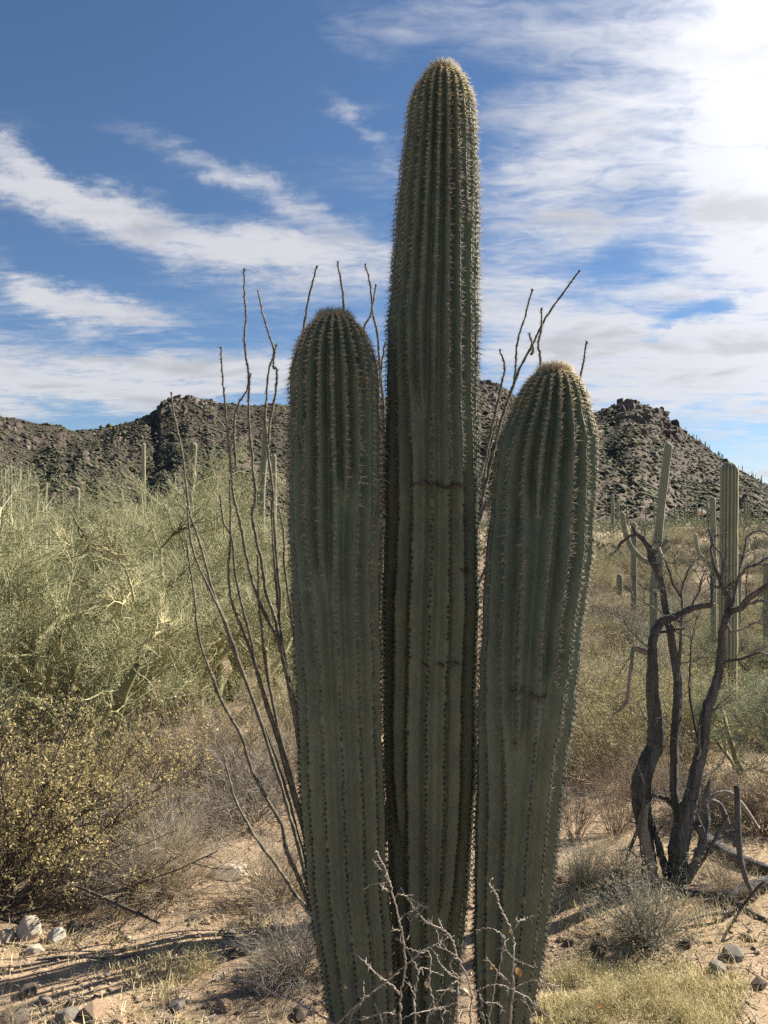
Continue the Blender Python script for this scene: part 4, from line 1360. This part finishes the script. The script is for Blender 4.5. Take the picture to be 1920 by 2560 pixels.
# ------------------------------------------------------------------ rocks
def rocks():
    L_ = [
        (61, 2032, 60, 1.05, 'pale', 'largest pale block of rock on the ground at the left edge'),
        (14, 2034, 42, .8, 'pale', 'pale rock cut by the left edge beside the largest pale block'),
        (70, 2060, 42, .6, 'pale', 'small pale rock just below the largest pale block'),
        (121, 2034, 44, .85, 'white', 'whitish grey rock right of the largest pale block'),
        (160, 2008, 40, .6, 'dark', 'dark rock behind the whitish rock at the foot of the leafy bush'),
        (497, 1895, 96, .42, 'pale', 'long flat pale slab half buried in the dry brush'),
        (500, 2024, 32, .55, 'grey', 'small grey stone on bare soil left of the leftmost big saguaro'),
        (478, 2022, 18, 1.1, 'tan', 'small upright tan stone beside the small grey stone'),
        (417, 1986, 40, .3, 'dark', 'flat dark stone in front of the dry brush'),
        (498, 2068, 28, .7, 'dark', 'dark brown stone, left one of a pair on the shaded soil'),
        (532, 2064, 22, .8, 'dark', 'dark brown stone, right one of a pair on the shaded soil'),
        (62, 2152, 52, .6, 'dark', 'dark grey rock in the pile at the lower left corner, topmost one'),
        (96, 2168, 36, .6, 'grey', 'grey rock right of the topmost dark rock in the corner pile'),
        (44, 2200, 46, .55, 'grey', 'grey rock in the middle of the corner pile'),
        (10, 2212, 40, .6, 'dark', 'dark rock at the very corner of the picture, lower left'),
        (146, 2208, 56, .75, 'grey', 'big grey rock at the bottom edge right of the corner pile'),
        (204, 2198, 74, .55, 'tan', 'broad tan brown rock at the bottom edge beside the big grey one'),
        (262, 2216, 46, .5, 'tan', 'low tan rock at the bottom edge, rightmost of the row in the left corner'),
        (382, 2176, 50, .45, 'grey', 'low grey rock on the dry grass near the bottom edge'),
        (486, 2180, 44, .6, 'tan', 'brown rock on the dirt under the fallen pale twig'),
        (265, 1664, 26, .35, 'tan', 'flat pinkish stone under the forked palo verde trunk'),
        (645, 2200, 40, .7, 'dark', 'dark rock at the foot of the leftmost big saguaro'),
        (1210, 1906, 17, 1.0, 'tan', 'small tan stone beside the edge of the shortest big saguaro'),
        (1246, 1920, 28, .5, 'dark', 'dark flat stone on the soil right of the shortest big saguaro'),
        (1333, 1896, 30, .7, 'dark', 'dark rock left of the foot of the dead tree'),
        (1362, 1884, 30, .7, 'dark', 'dark rock right up against the foot of the dead tree'),
        (1481, 2044, 32, .8, 'dark', 'dark brown rock right of the small grey bush'),
        (1586, 2066, 54, .5, 'grey', 'flat grey rock in the shade at the right edge, upper of two'),
        (1552, 2100, 48, .6, 'grey', 'rounded grey rock in the shade at the right edge, lower of two'),
        (1229, 2042, 26, .6, 'dark', 'small dark stone on the soil left of the small grey bush'),
        (1293, 2058, 44, .65, 'dark', 'dark rock in front of the small grey bush'),
        (1420, 1950, 20, .6, 'tan', 'small reddish stone behind the small grey bush'),
        (1640, 2130, 44, .5, 'dark', 'dark rock on the shaded soil at the lower right edge'),
        (330, 2105, 24, .5, 'tan', 'small brown stone in the middle of the bare soil strip'),
        (230, 2110, 20, .6, 'grey', 'small grey stone on the bare soil below the pale rocks'),
        (415, 2090, 18, .6, 'tan', 'little tan stone on the sunlit soil strip'),
        (590, 2150, 30, .5, 'grey', 'grey stone in the shade beside the leftmost big saguaro base'),
    ]
    for i, (X, Y, w, asp, c, lab) in enumerate(L_):
        p = ground_hit(X, Y - w * asp * .15)
        s = w * K * p[1] / 2 / .93
        o = link('rock', rock_mesh('rock', M['rock_' + c], 300 + i, 30, bev=.05))
        o.location = (p[0], p[1], p[2] + s * asp * .22)
        o.scale = (s, s * .85, s * asp * 1.15)
        o.rotation_euler = (0, 0, (.15 if w > 90 else i * 1.3))
        tag(o, lab, 'rock', 'rocks lying on the desert floor')


rocks()


def pebbles():
    rng = np.random.default_rng(41)
    n = 9500
    a = rng.uniform(-.62, .62, n)
    r = 1.7 + 6.0 * rng.random(n) ** 1.6
    x, y = r * np.sin(a), r * np.cos(a)
    s = np.minimum(rng.gamma(1.3, .0036, n) + .002, .028)
    P = np.stack([x, y, gz(x, y) + s * .2], -1)
    b = MB()
    V, F = blob_scatter(P, s, rng, .7)
    b.add(V, F, np.repeat(rng.random(n), 6))
    tag(b.obj('gravel', M['pebble'], smooth=False), 'loose gravel scattered over the desert soil', 'gravel', kind='stuff')
    # dead twigs and stalks lying on the soil
    n = 4600
    a = rng.uniform(-.62, .62, n)
    r = 1.7 + 5.0 * rng.random(n) ** 1.4
    x, y = r * np.sin(a), r * np.cos(a)
    th = rng.uniform(0, 6.28, n)
    L_ = rng.gamma(2, .022, n) + .02
    t = np.linspace(-.5, .5, 4)[None]
    bend = rng.normal(size=(n, 1)) * .15
    px = x[:, None] + (np.cos(th)[:, None] * t - np.sin(th)[:, None] * bend * t * t) * L_[:, None]
    py = y[:, None] + (np.sin(th)[:, None] * t + np.cos(th)[:, None] * bend * t * t) * L_[:, None]
    pz = gz(px, py) + .004 + np.abs(rng.normal(size=(n, 1))) * .006
    b = MB()
    b.tubes(np.stack([px, py, pz], -1), np.full((n, 4), 1) * rng.uniform(.0008, .0024, (n, 1)), 3, rng.random(n))
    tag(b.obj('twig_litter', M['greytwig'], smooth=False), 'dead twigs and stalks littering the desert soil', 'twigs', kind='stuff')


pebbles()

# ------------------------------------------------------------------ dry grass
def grass(name, label, mask, n, hmin, hmax, seed, mt='straw', width=.0016, lean=.5):
    rng = np.random.default_rng(seed)
    C = mask(rng, n)
    n = len(C)
    th = rng.uniform(0, 6.28, n)
    h = rng.uniform(hmin, hmax, n)
    ln = rng.uniform(.1, 1.0, n) * lean
    d0 = np.stack([np.cos(th) * ln, np.sin(th) * ln, np.ones(n)], -1)
    P0 = C
    P1 = C + unit(d0) * (h * .55)[:, None]
    d1 = np.stack([np.cos(th) * ln * 3 + rng.normal(size=n) * .3, np.sin(th) * ln * 3 + rng.normal(size=n) * .3, np.full(n, .75)], -1)
    P2 = P1 + unit(d1) * (h * .5)[:, None]
    s = np.stack([-np.sin(th + .8), np.cos(th + .8), 0 * th], -1) * (width * rng.uniform(.6, 1.4, n))[:, None]
    V = np.stack([P0 - s, P0 + s, P1 - s * .8, P1 + s * .8, P2], 1)
    i = np.arange(n)[:, None] * 5
    F = np.concatenate([i + np.array([[0, 1, 3]]), i + np.array([[0, 3, 2]]), i + np.array([[2, 3, 4]])])
    b = MB()
    b.add(V.reshape(-1, 3), F, np.repeat(rng.random(n), 5))
    return tag(b.obj(name, M[mt], smooth=False), label, 'grass', kind='stuff')


def patch(polys, thr=-.05, sc=5):
    """clumpy scatter within ellipses given as photo x, y, half width (m), half depth (m)"""
    def f(rng, n):
        out = []
        for X, Y, a, d_ in polys:
            c = ground_hit(X, Y)
            k = n // len(polys)
            q = rng.normal(size=(k, 2)) * np.array([a, d_]) * .55
            x, y = c[0] + q[:, 0], c[1] + q[:, 1]
            cl = fbm(x * sc, y * sc, 61) + .25 * rng.normal(size=k) * .3
            x, y = x[cl > thr], y[cl > thr]
            out.append(np.stack([x, y, gz(x, y)], -1))
        return np.concatenate(out)
    return f


grass('dry_grass', 'pale yellow dry grass patch at the lower right beside the shortest saguaro', patch([(1330, 2150, .24, .13), (1440, 2180, .22, .13), (1250, 2190, .16, .12), (1480, 2130, .16, .10)], -.04, 9), 30000, .015, .055, 71, lean=1.3)
grass('dry_stubble', 'thin dry grass stubble on the soil left of the saguaros', patch([(300, 2120, .7, .35), (500, 2150, .5, .3), (120, 2120, .5, .3), (420, 2040, .6, .4), (600, 2060, .3, .3)], .02), 8000, .02, .06, 72, lean=1.3)
grass('dry_weeds', 'tan dry weeds growing thin between the dead tree and the saguaros', patch([(1300, 1960, .4, .5), (1420, 1900, .6, .5), (1550, 2010, .5, .5), (1620, 1880, .6, .6), (1300, 1780, .8, .8)], .0), 5500, .02, .08, 73, lean=1.1)

# ------------------------------------------------------------------ palo verde thicket, left
PV = ['pv0', 'pv1', 'pv2', 'pv3']


def pv(i, X, d, h, rz, label, group='palo verdes of the thicket', kind=None, sz=1.0):
    p = on_ground(X, d)
    k = kind or PV[i % 4]
    mk = {'pv0': lambda: make_palo_verde(201, leafy=.9, dens=.8), 'pv1': lambda: make_palo_verde(202, leafy=.6, dens=.75), 'pv2': lambda: make_palo_verde(203, leafy=1.2, dens=.7), 'pv3': lambda: make_palo_verde(204, dens=.65, leafy=.7),
          'pg': lambda: make_palo_verde(205, 'pvgrey', 1.0, 1.0)}[k]
    put(k, mk, p, h * (1.12 if X < 100 else 1.22 if X < 900 else 1), rz, label, group, 'tree', sz)


pv(0, 305, 4.9, 1.9, .0, 'palo verde with a Y-forked olive trunk above the flat pinkish stone')
pv(1, 110, 6.0, 2.0, 2.0, 'yellow-green palo verde rising behind the leafy bush at the left edge')
pv(2, -40, 6.2, 2.2, 1.1, 'palo verde cut by the left edge of the picture')
pv(3, 470, 6.3, 2.0, 3.3, 'thin palo verde seen through the ocotillo stems')
pv(1, 230, 7.3, 2.6, 5.1, 'palo verde with arching pale limbs in the middle of the thicket')
pv(0, 570, 8.0, 2.35, 2.6, 'palo verde right behind the edge of the leftmost big saguaro')
pv(2, 60, 8.6, 2.75, 4.2, 'tall palo verde near the left edge under the row of distant saguaros')
pv(3, 370, 9.2, 3.0, .9, 'tall palo verde below the round-topped saguaro in the thicket')
pv(1, 480, 11.5, 3.3, 1.7, 'palo verde at the back of the thicket behind the ocotillo')
pv(0, 200, 12.5, 3.4, 5.8, 'palo verde at the back of the thicket, its top against the mountain')
pv(2, 620, 12.0, 3.0, 3.9, 'palo verde deep behind the gap beside the leftmost big saguaro')
pv(3, 0, 12.5, 3.1, 2.9, 'palo verde at the back of the thicket near the left edge')
pv(0, 1660, 5.0, 1.15, 1.0, 'grey-green dense low tree at the right edge behind the logs', 'low trees right of the dead tree', 'pg', .9)
pv(0, 1645, 8.2, 1.2, 2.2, 'grey-green low tree beside the single tall saguaro, right of it', 'low trees right of the dead tree', 'pg', .85)
pv(0, 1700, 10, 1.9, 4.0, 'grey-green tree cut by the right edge above the dense low one', 'low trees right of the dead tree', 'pg', .85)

# bare limbs that stand out of the thicket: parts of the forked palo verde
def bare_limbs():
    rng = np.random.default_rng(55)
    t_ = next(o for o in bpy.data.objects if o.get('label', '').startswith('palo verde with a Y-forked'))
    base, sc = np.array(t_.location), t_.scale[0]
    for name, d, w0, w1, mt, pts in [
            ('limb', 4.5, 7, 3, .95, [(233, 1349), (260, 1315), (275, 1286), (292, 1257), (288, 1230)]), ('limb', 4.5, 4, 2, .95, [(267, 1300), (250, 1292), (225, 1297)]),
            ('limb', 4.4, 3, 7, .9, [(75, 1213), (108, 1194), (158, 1182), (183, 1174), (221, 1182), (250, 1203), (275, 1240), (290, 1300)]), ('limb', 4.4, 3, 2, .9, [(158, 1182), (130, 1165), (118, 1150)]),
            ('limb', 4.3, 7, 4, .95, [(300, 1396), (329, 1378), (345, 1362), (352, 1345)]), ('limb', 4.6, 6, 4, .1, [(350, 1182), (375, 1155), (400, 1140), (425, 1128)]),
            ('limb', 4.3, 2, 5, .9, [(158, 1577), (183, 1565), (221, 1544), (255, 1536)]), ('trunk', 4.75, 13, 17, .12, [(256, 1535), (262, 1560), (273, 1592), (300, 1623), (307, 1640)]),
            ('trunk', 4.75, 12, 24, .12, [(322, 1550), (318, 1585), (308, 1610), (306, 1640), (300, 1690), (288, 1740), (284, 1770)]), ('trunk', 4.7, 5, 15, .5, [(0, 1303), (25, 1332), (46, 1361), (67, 1403), (96, 1450), (125, 1490), (160, 1560), (190, 1640), (230, 1730)]),
            ('limb', 4.7, 4, 6, .3, [(52, 1230), (56, 1290), (46, 1350), (50, 1365)]), ('limb', 4.6, 4, 6, .1, [(150, 1100), (172, 1140), (190, 1165), (225, 1200)])]:
        P = crom([at(x, y, d + .08 * rng.normal()) for x, y in pts], 8 * len(pts))
        r = np.linspace(w0, w1, len(P)) * K * d / 2 * (1 + .08 * rng.normal(size=len(P)))
        b = MB()
        P[1:-1] += rng.normal(size=(len(P) - 2, 3)) * r[1:-1, None] * .25
        wobbly(b, (P - base) / sc, r * (.75 if name == 'limb' else 1) / sc, 8, rng, mt, .1)
        lb = b.obj(name, M['pvbark'], t_)
        Ps, Rs = spawn((P[None] - base) / sc, r[None] / sc, 16, rng, .1, 1, .10, 6, .7, .25, .03, .0022, .3)
        Pt, Rt = spawn(Ps, Rs, 60, rng, .2, 1, .05, 4, .7, .25, .03, .001, .3)
        b = MB()
        b.tubes(Ps, Rs, 4, mt)
        b.tubes(Pt, Rt, 3, mt)
        tag(b.obj('twigs', M['pvbark'], lb), kind='stuff')


bare_limbs()

# ------------------------------------------------------------------ shrubs
SH = {
    'leafy': lambda: make_shrub('leafy_bush', 401, 46, .85, (rad(32), rad(82)), 700, .26, 26000, .013, 'darktwig', 'creoleaf', .0055, .10, .01, 2600, .09),
    'dry': lambda: make_shrub('dry_brush', 402, 150, .62, (rad(15), rad(85)), 1500, .20, 0, 0, 'drytwig', None, .0026, .2, -.01, 3200, .09),
    'grey': lambda: make_shrub('dry_brush', 403, 130, .62, (rad(10), rad(80)), 1500, .22, 0, 0, 'greytwig', None, .0028, .26, -.03, 3000, .10),
    'drygreen': lambda: make_shrub('desert_bush', 404, 60, .70, (rad(25), rad(82)), 900, .24, 7000, .016, 'drytwig', 'greenleaf', .0035, .14, .02, 2200, .09),
    'sage': lambda: make_shrub('grey_bush', 405, 150, .62, (rad(18), rad(85)), 900, .20, 3500, .022, 'greytwig', 'sage', .003, .12, .03, 0),
    'red': lambda: make_shrub('bare_brush', 406, 60, .85, (rad(45), rad(85)), 500, .30, 300, .012, 'redtwig', 'creoleaf', .0032, .09, .02, 900, .09),
    'strawy': lambda: make_shrub('straw_bush', 408, 130, .55, (rad(12), rad(80)), 700, .16, 2600, .022, 'straw', 'straw', .0022, .2, .0, 0),
    'brown': lambda: make_shrub('dry_brush', 407, 110, .62, (rad(10), rad(85)), 1300, .2, 2500, .02, 'redtwig', 'creoleaf', .003, .2, 0, 2500, .1),
}
SIZE = {'leafy': 1.05, 'dry': .75, 'grey': .72, 'drygreen': .88, 'sage': .72, 'red': 1.05, 'brown': .75, 'strawy': .62}


def shrub(kind, X, d, h, rz, label, group=None, sz=1.0, tilt=0):
    p = on_ground(X, d)
    put(kind, SH[kind], p, h / SIZE[kind], rz, label, group, 'bush', sz, tilt)


G1 = 'bushes around the saguaros'
shrub('leafy', -20, 3.25, 1.08, 0.3, 'dark-stemmed bush with small yellow leaves fanning out from the left edge', G1, 1.0, .22)
shrub('leafy', 175, 3.9, .75, 2.3, 'yellow-leaved bush behind the pale rocks, below the forked palo verde', G1)
shrub('leafy', -60, 4.2, 1.0, 4.0, 'yellow-leaved bush at the left edge behind the dark-stemmed one', G1)
shrub('dry', 370, 3.4, .45, 1.0, 'tan dry brush mound in front of the dark hollow in the thicket', G1)
shrub('grey', 330, 3.7, .5, 2.0, 'grey tangled dry brush behind the whitish rock', G1)
shrub('grey', 540, 4.35, .62, .5, 'grey tangle of dead stems hanging over the long flat slab', G1)
shrub('dry', 610, 3.35, .42, 3.1, 'tan dry brush at the foot of the ocotillo', G1)
shrub('brown', 440, 4.7, .75, 1.7, 'brown dry brush in the shade under the ocotillo stems', G1)
shrub('dry', 300, 4.4, .65, 4.4, 'pale tan brush in front of the Y-forked palo verde', G1)
shrub('dry', 560, 5.0, .75, 5.4, 'tan brush behind the grey tangle and the slab', G1)
shrub('drygreen', 640, 5.6, .95, 2.4, 'green bush filling the gap left of the leftmost big saguaro', G1)
shrub('grey', 640, 2.75, .30, 2.4, 'small grey dry brush against the lower left of the leftmost big saguaro', G1)
shrub('grey', 225, 3.35, .3, 1.2, 'small grey brush right of the whitish rock', G1)
shrub('red', 20, 2.3, .22, 1.2, 'thin dark stalks sticking up at the left edge over the corner rocks', G1)
shrub('sage', 1390, 2.98, .33, .8, 'small round grey bush on open soil in front of the dead tree', G1)
shrub('red', 1325, 4.15, .50, .8, 'fan of thin reddish bare stems left of the dead tree', G1)
shrub('red', 1235, 4.0, .40, 2.5, 'thin bare reddish brush at the edge of the shortest big saguaro', G1)
shrub('drygreen', 1300, 5.2, .82, .3, 'yellow-green bush between the shortest big saguaro and the dead tree', G1)
shrub('drygreen', 1215, 5.6, .75, 2.0, 'yellow-green bush half hidden behind the shortest big saguaro', G1)
shrub('drygreen', 1440, 5.8, .85, 4.1, 'yellow-green bush seen between the trunks of the dead tree', G1)
shrub('brown', 1640, 4.2, .45, 3.0, 'brown dead brush piled behind the logs at the right edge', G1)
shrub('brown', 1570, 4.4, .42, 1.0, 'brown dead brush behind the foot of the dead tree', G1)
shrub('grey', 1500, 4.3, .4, 2.2, 'grey dead brush between the dead tree trunks at ground level', G1)
shrub('dry', 1400, 4.9, .5, 5.0, 'tan brush under the yellow-green bushes behind the dead tree', G1)
shrub('drygreen', 1360, 6.2, .95, 1.2, 'yellow-green bush behind the left trunk of the dead tree', G1)
shrub('drygreen', 1490, 6.6, .9, 3.0, 'yellow-green bush between the dead tree and the single tall saguaro', G1)
shrub('drygreen', 1255, 6.6, .95, 5.0, 'tall yellow-green bush touching the edge of the shortest big saguaro', G1)
shrub('strawy', 1300, 2.55, .15, .4, 'straw-coloured tuft at the bottom, next to the shortest big saguaro', G1)
shrub('strawy', 1400, 2.62, .17, 1.4, 'bushiest straw-coloured tuft in the middle of the pale grass patch', G1)
shrub('strawy', 1480, 2.50, .14, 2.4, 'straw-coloured tuft at the right end of the pale grass patch', G1)
shrub('strawy', 1370, 2.38, .13, 3.4, 'straw-coloured tuft cut by the bottom edge', G1)
shrub('strawy', 1240, 2.75, .12, 4.4, 'small straw-coloured tuft right against the shortest big saguaro', G1)
shrub('strawy', 430, 2.75, .12, 5.4, 'small straw-coloured tuft on the soil strip left of the saguaros', G1)
shrub('sage', 1255, 3.45, .22, 2.1, 'low grey tuft on the soil beside the shortest big saguaro', G1)
shrub('dry', 1560, 3.35, .22, 4.1, 'low tan tuft in front of the logs at right', G1)
shrub('dry', 1330, 3.55, .24, 1.1, 'low tan tuft left of the foot of the dead tree', G1)
shrub('brown', 1295, 7.0, .85, 1.5, 'dark brown thicket beside the shortest big saguaro at half height', G1)
shrub('brown', 1640, 7.5, .8, 2.5, 'dark brown thicket right of the single tall saguaro', G1)
shrub('dry', 1370, 7.4, .65, 3.5, 'pale straw-coloured bush behind the left trunk of the dead tree', G1)
shrub('dry', 1480, 8.0, .7, .6, 'pale straw-coloured bush behind the middle trunk of the dead tree', G1)
# farther bushes on the slope
rng = np.random.default_rng(91)
SLOPE = []
for i in range(250):
    d = 9.0 * (60 / 9.0) ** rng.random() ** .85
    if i < 220:
        X = rng.uniform(1225, 1720)
    else:
        X = rng.uniform(-60, 700)
        if d < 14:
            d = rng.uniform(15, 60)
    kind = ['drygreen', 'sage', 'drygreen', 'brown', 'sage', 'drygreen', 'drygreen', 'dry'][int(rng.integers(8))]
    right = X > 900
    look = {'drygreen': 'yellow-green scrub bush', 'dry': 'tan dry brush', 'brown': 'reddish brown brush', 'sage': 'grey-leaved bush', 'grey': 'grey twiggy brush'}[kind]
    zone = 'near' if d < 16 else 'mid' if d < 30 else 'far'
    where = {'near': 'on the low ground just behind the dead tree', 'mid': 'where the ground starts to rise behind the single tall saguaro', 'far': 'high on the open slope under the craggy peak'}[zone] if right else 'on the slope behind the palo verde thicket'
    if right:
        side = 'beside the shortest big saguaro' if X < 1330 else 'behind the trunks of the dead tree' if X < 1540 else 'near the single tall saguaro'
        where = {'near': 'on the low ground ', 'mid': 'at the foot of the slope ', 'far': 'higher up the open slope '}[zone] + side
    lab = look + ' ' + where
    shrub(kind, X, d, rng.uniform(.5, 1.05) * (1 + d * .012), rng.uniform(0, 6.28), lab, lab.replace('bush', 'bushes', 1), rng.uniform(.7, 1.0))

# ------------------------------------------------------------------ background saguaros
def far_column(b, P, r, ribs, tint=.5):
    """ribbed column along a centre line with a domed tip"""
    n = ribs * 4
    ang = np.arange(n) * 2 * math.pi / n
    val = .5 - .5 * np.cos(ribs * ang)
    R = r[:, None] * (1 - .20 * val)[None]
    t = np.where(val < .2, .95, np.where(val > .8, .05, tint * .7))      # pale spine lines run along the crests
    b.tubes(P[None], R[None], n, np.tile(t, len(P)))


def column_pts(ctrl, r, dome=1.2, n=26):
    c = crom(ctrl, n)
    L_ = np.concatenate([[0], np.cumsum(np.linalg.norm(np.diff(c, axis=0), axis=1))])
    s = np.concatenate([np.linspace(0, L_[-1] - dome * r, n), L_[-1] - dome * r + dome * r * np.sin(np.linspace(0.12, math.pi / 2, 9))])
    P = np.stack([np.interp(s, L_, c[:, q]) for q in range(3)], -1)
    rr = np.full(len(s), r)
    rr[n:] = r * np.maximum(np.cos(np.linspace(.12, math.pi / 2, 9)), .02)
    taper = np.interp(s, [0, L_[-1] * .4, L_[-1]], [.86, 1, .96])
    return P, rr * taper


def far_saguaro(d, cols, label, group, ybase=None):
    """cols: list of (photo points from base to tip, width px); first is the stem, the others are arms"""
    X0, Y0 = cols[0][0][0]
    p = on_ground(X0, d)
    t_ = thing('saguaro_cactus', label, 'cactus', p, group)
    for i, (pts, w) in enumerate(cols):
        r = w * K * d / 2
        ctrl = [at(x, y, d) for x, y in pts]
        if i == 0:
            ctrl = [np.array([ctrl[0][0], d, p[2] - .1])] + (ctrl[1:] if ctrl[0][2] <= p[2] + .05 else ctrl)
        P, R = column_pts(ctrl, r)
        b = MB()
        rg = np.random.default_rng(int(X0) + i)
        far_column(b, P - p, R * (1 + .02 * rg.normal(size=len(R))), 14 if i == 0 else 10, np.clip(.45 + .25 * rg.normal(), 0, 1))
        # pale spine lines along the crests
        n = 14 if i == 0 else 10
        for q in range(n):
            a = q * 2 * math.pi / n
        b.obj('stem' if i == 0 else 'arm', M['farcactus'], t_)
    return t_


BG = 'saguaros standing behind the dead tree'
far_saguaro(7.5, [([(1573, 1572), (1573, 1400), (1574, 1200), (1576, 998)], 38)], 'single tall straight saguaro column behind the dead tree, reaching above the slope', BG)
far_saguaro(13.0, [([(1412, 1300), (1420, 1180), (1432, 1060), (1445, 957)], 18), ([(1412, 1222), (1385, 1205), (1362, 1180), (1350, 1145), (1344, 1106)], 12),
                   ([(1420, 1190), (1432, 1180), (1440, 1168), (1440, 1163)], 9), ([(1420, 1195), (1438, 1188), (1447, 1180)], 9)],
            'leaning grey-green saguaro with one raised arm and two small buds', BG)
far_saguaro(13.5, [([(1541, 1300), (1541, 1200), (1539, 1073)], 13), ([(1540, 1222), (1524, 1212), (1508, 1190), (1501, 1152)], 9), ([(1540, 1250), (1546, 1235), (1543, 1210), (1543, 1202)], 12)],
            'slender saguaro with a bent arm just left of the single tall column', BG)
far_saguaro(26, [([(1338, 1290), (1338, 1265), (1338, 1240)], 13)], 'short stubby saguaro standing alone on the slope', BG)
far_saguaro(20, [([(1369, 1265), (1369, 1200), (1369, 1128)], 13)], 'dark straight saguaro behind the raised arm of the leaning one', BG)
far_saguaro(17, [([(1597, 1290), (1598, 1240), (1599, 1195)], 9)], 'thin short saguaro just right of the single tall column', BG)
far_saguaro(14, [([(1656, 1330), (1657, 1270), (1657, 1215)], 16)], 'saguaro cut by the right edge behind a dead branch', BG)
BL = 'saguaros rising out of the thicket'
far_saguaro(17, [([(411, 1110), (413, 1040), (418, 955)], 17)], 'round-topped ribbed saguaro standing in the thicket, nearest to the ocotillo', BL)
far_saguaro(26, [([(310, 1060), (310, 1000), (310, 957)], 9)], 'slim saguaro left of the round-topped one in the thicket', BL)
far_saguaro(18, [([(565, 1080), (571, 990), (575, 905)], 15)], 'dark tall saguaro partly behind the ocotillo stems', BL)
far_saguaro(19, [([(592, 1045), (592, 1005), (592, 981)], 10), ([(592, 1016), (591, 1010), (590, 1002)], 9)], 'short saguaro with a bump beside the dark tall one behind the ocotillo', BL)
far_saguaro(18, [([(164, 1170), (165, 1110), (167, 1052)], 13)], 'dark saguaro trunk half hidden in the middle of the palo verdes', BL)
far_saguaro(30, [([(79, 1090), (80, 1065), (80, 1046)], 9)], 'short saguaro among the row at the left, right end', BL)
far_saguaro(26, [([(98, 1088), (99, 1060), (100, 1042)], 7)], 'thin short saguaro right of the row at the left', BL)
far_saguaro(24, [([(262, 1100), (262, 1075), (262, 1055)], 8)], 'small saguaro showing over the thicket below the slim one', BL)
for i, (x, yb, yt, w, d) in enumerate([(5, 1085, 1047, 7, 34), (17, 1072, 1018, 4, 55), (23, 1064, 1004, 6, 40), (41, 1085, 1013, 7.5, 34), (33, 1066, 1020, 3, 70), (10, 1060, 1012, 3.5, 70), (61, 1048, 1015, 2.6, 80), (67, 1047, 1022, 2.6, 80),
                                       (2, 1062, 1015, 3, 60), (52, 1060, 1024, 3, 65)]):
    far_saguaro(d, [([(x, yb), (x + .5, (yb + yt) / 2), (x + (1 if i % 2 else -.5), yt)], w)], 'bare saguaro column above the thicket, ' + {2: 'first', 5: 'second', 10: 'third', 17: 'fourth', 23: 'fifth', 33: 'sixth', 41: 'seventh', 52: 'eighth', 61: 'ninth', 67: 'tenth'}[x] + ' from the left edge in the far row', 'row of far saguaros at the left edge')

FAR_COLS = []


def far_forest():
    """little saguaros over the slope and along the skyline: separate plants sharing three meshes"""
    rng = np.random.default_rng(95)
    meshes = []
    for q in range(3):
        b = MB()
        P, R = column_pts([np.array([0, 0, -.05]), np.array([.01 * q, 0, .5]), np.array([.02 * (q - 1), 0, 1.0])], .042 + .006 * q, n=8)
        n = 10
        b.tubes(P[None], R[None], n, .3 + .2 * q)
        stem = b.mesh('stem', M['farcactus'])
        b = None
        if q:
            b = MB()
            for sgn in ([1] if q == 1 else [1]):
                P, R = column_pts([np.array([0, 0, .45]), np.array([.11 * sgn, 0, .47]), np.array([.16 * sgn, 0, .56]), np.array([.165 * sgn, 0, .80])], .030, n=10)
                b.tubes(P[None], R[None], 8, .4)
            b = b.mesh('arm', M['farcactus'])
        meshes.append((stem, b))
    spots = []
    for i in range(40):                                     # on the far slope, right
        r = rng.uniform(85, 215)
        X = rng.uniform(1290, 1700)
        x = (X - 829.5) * K * r
        spots.append((x, r, float(top_z(np.arctan2(x, r), np.hypot(x, r))), rng.uniform(2.0, 4.2), 'R'))
    for i in range(9):                                     # left, seen over the thicket
        r = rng.uniform(120, 215)
        X = rng.uniform(-20, 620)
        x = (X - 829.5) * K * r
        spots.append((x, r, float(top_z(np.arctan2(x, r), np.hypot(x, r))), rng.uniform(3, 5), 'L'))
    for i in range(34):                                     # skyline, right end of the mountain
        X = rng.uniform(1480, 1665)
        a, _ = px_az_el(X, 1000)
        r = rng.uniform(RC - 25, RC + 2)
        z = float(mount_z(np.array(a), np.array(r)))
        spots.append((r * math.sin(a), r * math.cos(a), z - .3, rng.uniform(3, 5.5), 'K'))
    lab = {'R': 'tiny distant saguaro on the green slope below the craggy peak', 'L': 'tiny distant saguaro on the slope between thicket and mountain ridge', 'K': 'tiny saguaro on the falling skyline right of the craggy peak'}
    grp = {'R': 'distant saguaros below the craggy peak', 'L': 'distant saguaros behind the thicket', 'K': 'saguaros along the skyline'}
    for x, y, z, h, g in spots:
        q = int(rng.integers(3)) if rng.random() < .45 else 0
        st, arm = meshes[q]
        t_ = thing('saguaro_cactus', lab[g], 'cactus', (x, y, z), grp[g])
        t_.scale = (h, h, h)
        t_.rotation_euler = (0, 0, rng.uniform(0, 6.28))
        link('stem', st, t_)
        if arm:
            link('arm', arm, t_)


far_forest()
# one pale boulder field on the slope
for i, (X, Y, w, lab) in enumerate([(1515, 1108, 36, 'big pale boulder on the mountain slope left of the single tall saguaro'), (1607, 1120, 14, 'small pale boulder on the slope right of the single tall saguaro')]):
    d = 170
    p = at(X, Y, d)
    o = link('slope_boulder', rock_mesh('slope_boulder', M['rock_pale'], 700 + i, 22))
    zg = float(gz(p[0], d))
    s = w * K * d / 2
    o.location = (p[0], d, p[2])
    o.scale = (s, s * .8, s * .55)
    o['d'] = zg
    del o['d']
    tag(o, lab, 'boulder')
